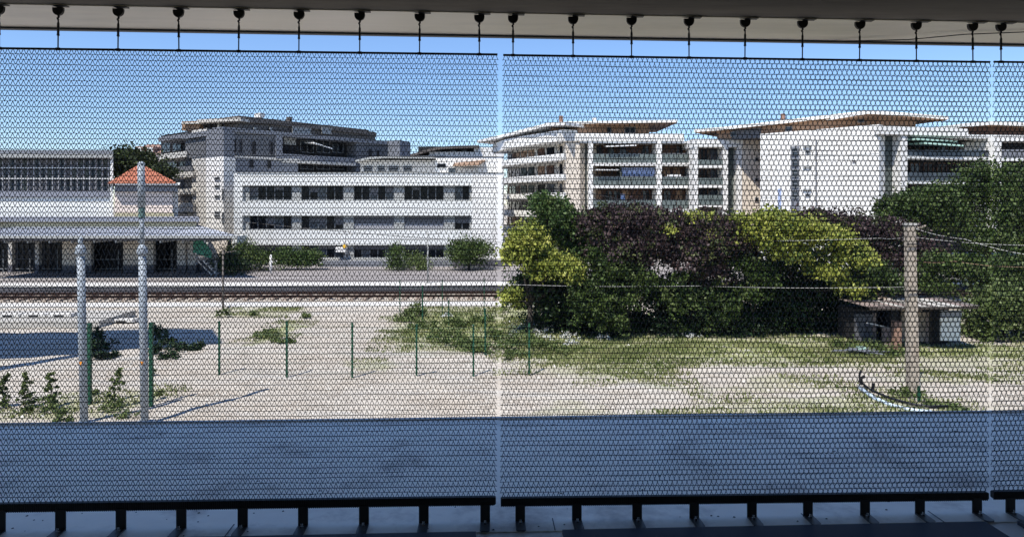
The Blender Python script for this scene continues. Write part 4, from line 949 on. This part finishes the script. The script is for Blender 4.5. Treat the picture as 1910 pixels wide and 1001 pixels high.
def tufts(name, patches, n, hmax, m, label, cat):
    P = []
    for (x0, y0, x1, y1, k) in patches:
        q = int(n*k); P.append(np.stack([x0+(x1-x0)*rng.random(q), y0+(y1-y0)*rng.random(q)], 1))
    P = np.concatenate(P); k = len(P); h = hmax*(.35+.65*rng.random(k)); a = rng.random(k)*6.28
    z = np.array([hgt(x, y) for x, y in P]); dx, dy = np.cos(a), np.sin(a); w_ = .012+.02*rng.random(k); ln = h*.45*rng.random(k)
    b0 = np.stack([P[:,0]-dx*w_, P[:,1]-dy*w_, z-.01], 1); b1 = np.stack([P[:,0]+dx*w_, P[:,1]+dy*w_, z-.01], 1); t = np.stack([P[:,0]+dy*ln, P[:,1]+dx*ln, z+h], 1)
    vs = np.stack([b0, b1, t], 1).reshape(-1, 3); me = bpy.data.meshes.new(name); me.vertices.add(3*k); me.vertices.foreach_set('co', vs.astype(np.float32).ravel())
    me.loops.add(3*k); me.loops.foreach_set('vertex_index', np.arange(3*k, dtype=np.int32)); me.polygons.add(k)
    me.polygons.foreach_set('loop_start', np.arange(0, 3*k, 3, dtype=np.int32)); me.polygons.foreach_set('loop_total', np.full(k, 3, dtype=np.int32)); me.materials.append(m); me.update(calc_edges=True)
    return tag(inst(name, me), label, cat, kind='stuff')
gp = []
for x0, y0, x1, y1, g in GRASS:
    for _ in range(int(max(1, abs(x1-x0)*abs(y1-y0)*1.2*g))):      # grass stands in small clumps
        cx, cy = random.uniform(x0, x1), random.uniform(y0, y1); r = random.uniform(.3, 1.1)
        gp.append((cx-r, cy-r*.6, cx+r, cy+r*.6, r*r*3))
tot = sum(q[4] for q in gp)
tufts('grass', [(a, b, c, d, e/tot) for a, b, c, d, e in gp], 60000, .12, LM['grass'], 'short dry grass growing in clumps over the gravel', 'grass')
def weeds(name, spots, n, size, lm, label, cat='weeds'):
    bl = []
    for px, py, r, h in spots:
        g = ground(px, py); k = g.y/FPX; q = .55 if 735 < px < 935 else 1; bl.append((g.x, g.y, h*k*.35*q, r*k*1.15, r*k*1.3, h*k*.6*q))
    return tag(leaves(name, bl, n, size, LM[lm], kind='stuff'), label, cat)
weeds('weeds', [(760, 600, 20, 22), (790, 612, 26, 22), (830, 630, 30, 24), (870, 645, 30, 22), (905, 655, 26, 20), (850, 605, 26, 20), (775, 588, 18, 40), (920, 630, 18, 28), (900, 600, 24, 14), (885, 650, 20, 20)], 6500, .06, 'weed', 'tangle of green weeds around the fence corner left of the gap')
weeds('weeds', [(500, 630, 24, 20), (520, 640, 14, 14), (415, 590, 12, 18), (470, 588, 10, 6), (575, 592, 12, 7), (540, 640, 8, 10)], 2200, .05, 'weed', 'small weed patches on the bare ground left of centre')
weeds('ivy', [(185, 640, 14, 34), (200, 650, 12, 22), (172, 660, 10, 30), (295, 640, 14, 36), (310, 648, 16, 26), (335, 652, 22, 12), (360, 650, 20, 8), (180, 668, 16, 8), (310, 668, 22, 7), (290, 660, 12, 16), (205, 665, 14, 8)], 5200, .055, 'dark', 'dark ivy and weeds in the shade behind the two green posts')
weeds('weeds', [(85, 765, 20, 12), (45, 770, 14, 10), (215, 762, 22, 12), (110, 772, 18, 10), (235, 775, 18, 9), (120, 785, 12, 8), (175, 735, 8, 10), (295, 740, 8, 12), (285, 700, 8, 16)], 2600, .035, 'weed', 'low weeds at the feet of the saplings and masts')
weeds('blossom', [(985, 610, 26, 12), (1010, 622, 24, 12), (1040, 634, 22, 10), (1075, 645, 20, 10), (1065, 628, 12, 10), (1130, 632, 14, 10), (1290, 628, 14, 6), (960, 625, 16, 8), (835, 590, 12, 8)], 1700, .035, 'flower', 'scattered white blossom along the foot of the bushes', 'flowers')
weeds('weeds', [(975, 640, 30, 20), (1010, 650, 26, 16), (960, 665, 20, 14), (1050, 655, 22, 12), (945, 650, 18, 20), (1640, 655, 40, 14), (1580, 650, 30, 10), (1760, 760, 30, 7), (1690, 735, 26, 8)], 5000, .05, 'weed', 'green weeds round the last fence post and along the verge')

# loose stones on the bare ground
mb = MB()
for _ in range(5200):
    px, py = random.uniform(-60, 1950), 600 + 190*random.random()**.8
    g = ground(px, py); s = random.uniform(.015, .045)*(1 + (random.random() < .05)); z = hgt(g.x, g.y)
    mb.add([(g.x-s, g.y-s*.5, z), (g.x+s*.9, g.y-s*.6, z), (g.x+s*.1, g.y+s, z), (g.x+random.uniform(-.3,.3)*s, g.y, z+s*.9)], [(0,1,3), (1,2,3), (2,0,3)])
tag(mb.build('gravel', mat('pale_stone', (.52,.49,.44), .9, .35, 9)), 'pale loose stones scattered over the bare ground', 'gravel', kind='stuff')

# ------------------------------------------------------------ masts, poles, posts
def mast(px, ytop, label, hi=False):
    D = 17.95; g = Vector((XW(px+6, D), D, 0)); k = D/FPX
    rt = empty('steel_mast', g, label=label, cat='mast')
    zt = ZW(px, ytop, D); lean = XW(px-1, D)-XW(px+6, D); zc = ZW(px, 470, D)
    f = lambda z: (lean*z/zt, 0, z)
    MB().tube([f(-.2), f(ZW(px, 600, D)), f(zc-.1)], [.094, .098, .092], 14).build('shaft', M['galv'], rt, smooth=True)
    MB().tube([f(zc-.1), f(zc-.02), f(zc+.1), f(zc+.2)], [.095, .135, .12, .06], 14).build('collar', M['galv'], rt, smooth=True)
    zj = ZW(px, 402, D) if hi else zt
    MB().tube([f(zc+.18), f(zj)], [.058, .052], 12).build('upper_shaft', M['galv'], rt, smooth=True)
    if hi:
        MB().tube([f(zj-.05), f(zj+.25)], .078, 12).build('sleeve', M['sleeve'], rt)
        MB().tube([f(zj+.2), f(zt)], [.092, .086], 12).build('top_shaft', M['galv'], rt, smooth=True)
        MB().tube([f(zt), f(zt+.05)], [.095, .04], 12).build('cap', M['galv'], rt)
    else:
        MB().tube([f(zt), f(zt+.05)], [.065, .02], 12).build('cap', M['galv'], rt)
    zo = ZW(px, 676, D)
    MB().prism([(f(zo)[0]-.045, zo+.05), (f(zo)[0]+.045, zo+.05), (f(zo)[0], zo-.05)], -.106, -.099).build('orange_sticker', M['orange'], rt)
    MB().box(-.2, .2, -.2, .2, -.05, .03).build('base_plate', M['galv'], rt)
    return rt
mast(151, 445, 'shorter galvanised steel mast nearer the left edge')
mast(264, 305, 'taller galvanised steel mast with a grey-green sleeve, in front of the red-roofed house', True)

def post(px, yt, yb, label, r=.028, fence='green posts of the wire fence'):
    g = ground(px, yb); D = g.y; h = ZW(px, yt, D)
    rt = empty('fence_post', g, label=label, cat='fence post', group=fence)
    MB().box(-r, r, -r, r, -.1, h).build('post', M['greenp'], rt); MB().box(-r*1.3, r*1.3, -r*1.3, r*1.3, h, h+.02).build('cap', M['greenp'], rt)
    for z in (.1, h*.5, h-.12): MB().box(-r*1.25, r*1.25, -r*1.25, r*1.25, z, z+.03).build('wire_clip', M['greenp'], rt)
    return g, h
row = []
for i, (x, yt, yb) in enumerate(((409, 600, 699), (535, 600, 700), (657, 603, 701), (777, 606, 701), (883, 606, 698), (987, 602, 697))):
    row.append(post(x, yt, yb, ['slim green fence post at the end of the long dark shadow', 'slim green fence post right of the small weed patch', 'slim green fence post alone on the bare gravel left of centre',
      'slim green fence post below the left end of the weeds', 'slim green fence post in the front row, next to the taller weedy one', 'slim green fence post just right of the central gap, beside white blossom'][i]))
bk = []
for i, (x, yt, yb) in enumerate(((746, 522, 585), (825, 522, 590), (903, 520, 588))):
    bk.append(post(x, yt, yb, ['thin far fence post at the left end of the back row by the track', 'thin far fence post in the middle of the back row by the track', 'thin far fence post at the right end of the back row by the track'][i], .022))
sd_ = []
for i, (x, yt, yb) in enumerate(((788, 533, 603), (837, 560, 604), (905, 576, 660))):
    sd_.append(post(x, yt, yb, ['green fence post rising from the left tip of the weeds', 'short green fence post within the weeds', 'sturdy green fence post in the weeds behind the front row'][i], .03))
big = [post(167, 604, 753, 'thick green fence post beside the shorter mast', .045), post(282, 603, 752, 'thick green fence post beside the taller mast', .045)]
for (g, h) in big:                                     # raking struts of the corner posts
    pass
def wirefence(pts, label):
    a = pts[0][0]; rt = empty('wire_fence', a, label=label, cat='wire fence')
    for (g0, h0), (g1, h1) in zip(pts[:-1], pts[1:]):
        n = 6
        for k in range(n):
            z0, z1 = .1+(h0-.2)*k/(n-1), .1+(h1-.2)*k/(n-1)
            MB().tube([tuple(g0-a+Vector((0,0,z0))), tuple(g1-a+Vector((0,0,z1)))], .0035, 4).build('strand', M['greenp'], rt)
        b = MB(); m_ = int((g1-g0).length/.25)
        for i in range(m_):
            p = g0-a+(g1-g0)*i/m_; b.bar(p+Vector((0,0,.1)), p+Vector((0,0,h0-.1)), .003)
        tag(b.build('vertical_wires', M['greenp'], rt), kind='stuff')
wirefence(row, 'low see-through wire fence along the front row of green posts')
wirefence(bk, 'see-through wire fence beside the railway at the back')

def pole(name, px, yt, D, r, m, label, cat, z0=0, arms=()):
    p = Vector((XW(px, D), D, z0)); h = ZW(px, yt, D)-z0; rt = empty(name, p, label=label, cat=cat)
    MB().tube([(0,0,-.1), (0,0,h)], [r, r*.8], 10).build('shaft', m, rt, smooth=True)
    for (dx, dz, w_) in arms: MB().bar((0,0,h-dz), (dx,0,h-dz+.12), w_).build('bracket', m, rt)
    MB().tube([(0,0,h), (0,0,h+.04)], [r, r*.4], 8).build('cap', m, rt)
    return p, h
pole('catenary_post', 416, 468, 37.4, .055, M['brown'], 'thin brown catenary post before the canopy end', 'post', arms=((.7, .1, .04),))
pole('catenary_post', 798, 432, 43.9, .055, M['pier'], 'thin pale catenary post before the office, between two shrubs', 'post', z0=PZ, arms=((.8, .2, .04),))
pole('lamp_post', 645, 430, 50, .03, M['frame'], 'very thin grey lamp post beside the yellow round sign', 'lamp post', z0=PZ, arms=((-.4, .05, .03),))
pole('white_bollard', 505, 476, 50, .09, M['white'], 'short white post between the two hedges', 'post', z0=PZ)
# square concrete pole right
D = 20.3; p = Vector((XW(1703, D), D, 0)); h = ZW(1697, 420, D)
cp = empty('concrete_pole', p, label='weathered square concrete pole standing in front of the shed', cat='pole')
b = MB(); l = XW(1697, D)-XW(1703, D); w0, w1 = .14, .12
b.hexa([(-w0,-w0,-.2),(w0,-w0,-.2),(w0,w0,-.2),(-w0,w0,-.2),(l-w1,-w1,h),(l+w1,-w1,h),(l+w1,w1,h),(l-w1,w1,h)]); b.build('shaft', M['pole'], cp, bevel=.02)
b = MB(); b.box(l+w1+.001, l+w1+.035, -.06, .06, .3, h-.6); b.build('conduit', M['galv'], cp)
MB().box(l-w1-.02, l+w1+.06, -w1-.02, w1+.02, h, h+.06).build('cap', M['conc'], cp)
MB().bar((l+w1, 0, h-.1), (l+w1+.35, 0, h-.02), .05).build('bracket', M['pole'], cp)
for z in (h-.55, h-1.9): MB().tube([(l-.2,-.19,z), (l+.22,-.19,z)], .02, 6).build('insulator', M['black'], cp)

# wires
def wire(pts, r, m, label, name='overhead_wire'):
    P = [at(*q) for q in pts]; out = []
    for i in range(len(P)-1):
        for k in range(8):
            f = k/8; q = P[i].lerp(P[i+1], f); q.z -= .05*math.sin(math.pi*f); out.append(q)
    out.append(P[-1]); tag(MB().tube(out, r, 4).build(name, m), label, 'wire')
wire([(330, 399, 44), (640, 432, 44), (935, 452, 44)], .016, M['cable'], 'dark overhead wire sloping down across the office front')
wire([(935, 452, 44), (1300, 449, 30), (1640, 444, 22), (1697, 440, 20.4)], .007, M['lcable'], 'pale overhead wire running to the concrete pole at its upper bracket')
wire([(940, 325, 56), (1300, 400, 30)], .012, M['cable'], 'thin dark wire from the office corner to the trees')
wire([(940, 530, 27), (1300, 533, 24), (1690, 535, 21)], .006, M['lcable'], 'thin pale wire low across the dark bushes')
wire([(1704, 425, 20.2), (1800, 446, 18.5), (1930, 477, 17)], .0065, M['lcable'], 'upper pale wire falling to the right edge from the concrete pole')
wire([(1704, 442, 20.2), (1930, 458, 17.5)], .0055, M['lcable'], 'middle thin wire from the concrete pole to the right edge')
wire([(1704, 486, 20.2), (1780, 487, 19), (1930, 498, 17)], .007, M['wood'], 'lower rusty coloured wire from the concrete pole to the right edge')

# ------------------------------------------------------------ shed
D = 26.4; sh = empty('old_shed', (XW(1710, D), D, 0), label='ramshackle shed with sagging rusty sheet roof behind the concrete pole', cat='shed')
def sx(px, d=D): return XW(px, d)-sh.location.x
def sz(py, d=D): return ZW(1700, py, d)
MB().box(sx(1625), sx(1668), 1.2, 2.6, 0, sz(585)).build('wall', M['darkin'], sh); MB().box(sx(1690), sx(1800), 1.0, 3, 0, sz(580)).build('wall', M['darkin'], sh)
b = MB()
for k in range(9):
    x = 1706+k*6.6; MB().box(sx(x), sx(x+6), .85, .93, random.uniform(0, .15), sz(585+random.uniform(-2, 4))).build('plank', random.choice([M['brown'], M['rusty'], M['bark'], M['sleeper']]), sh)
for k in range(6):
    x = 1622+k*7; MB().box(sx(x), sx(x+6.4), 1.1, 1.16, 0, sz(592+random.uniform(-2, 4))).build('plank', random.choice([M['shutter'], M['skirt'], M['rusty']]), sh)
MB().box(sx(1666), sx(1679), -.1, .15, -.1, sz(598)).build('brick_post', M['brick'], sh); MB().box(sx(1655), sx(1680), .2, .4, 0, sz(612)).build('door', M['rusty'], sh)
MB().box(sx(1764), sx(1801), .3, .36, .25, sz(595)).build('white_panel', M['white'], sh); MB().box(sx(1764), sx(1803), .29, .35, sz(594), sz(581)).build('blue_panel', M['lilac'], sh)
for k in range(13):                                         # corrugated sheets of the roof
    xa, xb = 1612+k*15.5, 1629+k*15.5; sag = 5*math.sin(math.pi*(k+.5)/13); yb_ = 570+sag*.8-(k > 9)*2
    z0, z1 = sz(yb_), sz(558 if k > 5 else 562)
    b = MB(); n = 6
    for j in range(n):
        a = sx(xa)+(sx(xb)-sx(xa))*j/n; c = sx(xa)+(sx(xb)-sx(xa))*(j+1)/n; u = .02 if j % 2 else 0; v = .02-u
        b.hexa([(a,-.4,z0+u),(c,-.4,z0+v),(c,2.0,z0-.02+v),(a,2.0,z0-.02+u),(a,-.4,z0+u+.02),(c,-.4,z0+v+.02),(c,2.0,z0+v),(a,2.0,z0+u)])
    b.build('roof_sheet', random.choice([M['rusty'], M['rusty'], M['brown'], M['conc']]), sh)
MB().bar((sx(1612), -.42, sz(573)), (sx(1810), -.42, sz(571)), .07).build('eave_beam', M['bark'], sh)
MB().bar((sx(1622), .2, sz(603)), (sx(1662), .2, sz(612)), .04).build('loose_batten', M['offw'], sh)
for k in range(3):
    g = ground(1560+k*52, 655); MB()
g = ground(1612, 660); jb = MB()
for k in range(14):
    jb.bar((random.uniform(-1.2,1.2), random.uniform(-.4,.4), random.uniform(.02,.2)), (random.uniform(-1.2,1.2), random.uniform(-.4,.4), random.uniform(.02,.25)), .05, .02)
tag(jb.build('scrap_pile', M['greyl'], loc=g), 'low pile of pale scrap and rubble on the grass left of the shed', 'debris', kind='stuff')
g = ground(1606, 656); tag(MB().box(-.16, .16, -.1, .1, 0, .2).build('turquoise_crate', M['mint'], loc=g, bevel=.02), 'small turquoise crate on the grass in front of the scrap pile', 'crate')

# hose and pipe on the grass
hp = [(1603, 716), (1625, 733), (1660, 748), (1700, 759), (1735, 764), (1768, 763)]
P = [ground(x, y)+Vector((0,0,.09)) for x, y in hp]
tag(MB().tube([P[0]+Vector((.1,.1,.3)), P[0]+Vector((0,0,.18))]+P, .035, 8).build('hose', M['hose'], smooth=True), 'black hose curving over the grass at the foot of the concrete pole', 'hose')
hp = [(1604, 726), (1630, 745), (1665, 760), (1700, 768), (1738, 772)]
tag(MB().tube([ground(x, y)+Vector((0,0,.05)) for x, y in hp], .055, 10).build('pipe', M['pipe'], smooth=True), 'pale blue plastic pipe lying along the black hose', 'pipe')
g = ground(1606, 722); sp = empty('standpipe', g, label='small dark standpipe at the left end of the hose', cat='standpipe')
MB().tube([(0,0,0), (0,0,.28), (.1,0,.33)], .05, 8).build('pipe', M['black'], sp); MB().box(-.09, .09, -.09, .09, 0, .08).build('base', M['conc'], sp)
g = ground(1628, 728); tag(MB().tube([(0,0,0), (.02,0,.22)], .05, 8).build('stump', M['black'], loc=g), 'short black stump just right of the standpipe', 'stump')
g = ground(1714, 747); tag(MB().box(-.03,.03,-.03,.03,0,.42).build('marker_post', M['greenp'], loc=g), 'short dark green marker post right of the concrete pole foot', 'marker')

# concrete drain blocks by the left path, far kerb
cpath = MB(); a = ground(-60, 592); cpath.box(XW(-60, 33), XW(212, 33), 31.8, 35.0, -.1, .28)
tag(cpath.build('old_platform', M['conc']), kind='structure')
for i, (x, lab) in enumerate(((22, 'concrete kerb block on the old platform nearest the left edge'), (70, 'concrete kerb block on the old platform, second from the left edge'), (117, 'concrete kerb block on the old platform just left of the shorter mast'), (232, 'concrete kerb block lying between the two masts'))):
    rt = empty('concrete_block', (XW(x, 33.2), 33.2, .28 if x < 212 else 0), label=lab, cat='block', group='concrete blocks left by the old platform')
    MB().box(-.55, .55, -.3, .3, 0, .16).build('block', M['kerb'], rt, bevel=.02); MB().box(-.22, .22, -.32, -.302, .03, .10).build('drain_hole', M['darkin'], rt)

# unseen slab added outside the frame to throw the long shadow on the left
g1, g2, g3, g4 = ground(388, 613), ground(408, 640), ground(-120, 678), ground(-120, 626)
hz = 17.0; off_ = Vector((SDIR.x, SDIR.y, 0))*(hz/SDIR.z)
er = empty('shadow_caster', (0, 0, 0), label='high concrete slab on columns, added out of view on the left to throw the long shadow', cat='roof')
vs = [q + off_ + Vector((0,0,hz)) for q in (g3, g2, g1, g4)]
MB().hexa([tuple(v) for v in vs] + [tuple(v+Vector((0,0,.35))) for v in vs]).build('caster_slab', M['conc'], er)
for q in (vs[0].lerp(vs[3], .5), vs[1].lerp(vs[2], .5)):
    d = Vector((q.x, q.y)); 
    MB().tube([(q.x-1.0, q.y, 0), (q.x-1.0, q.y, hz)], .3, 12).build('column', M['conc'], er)
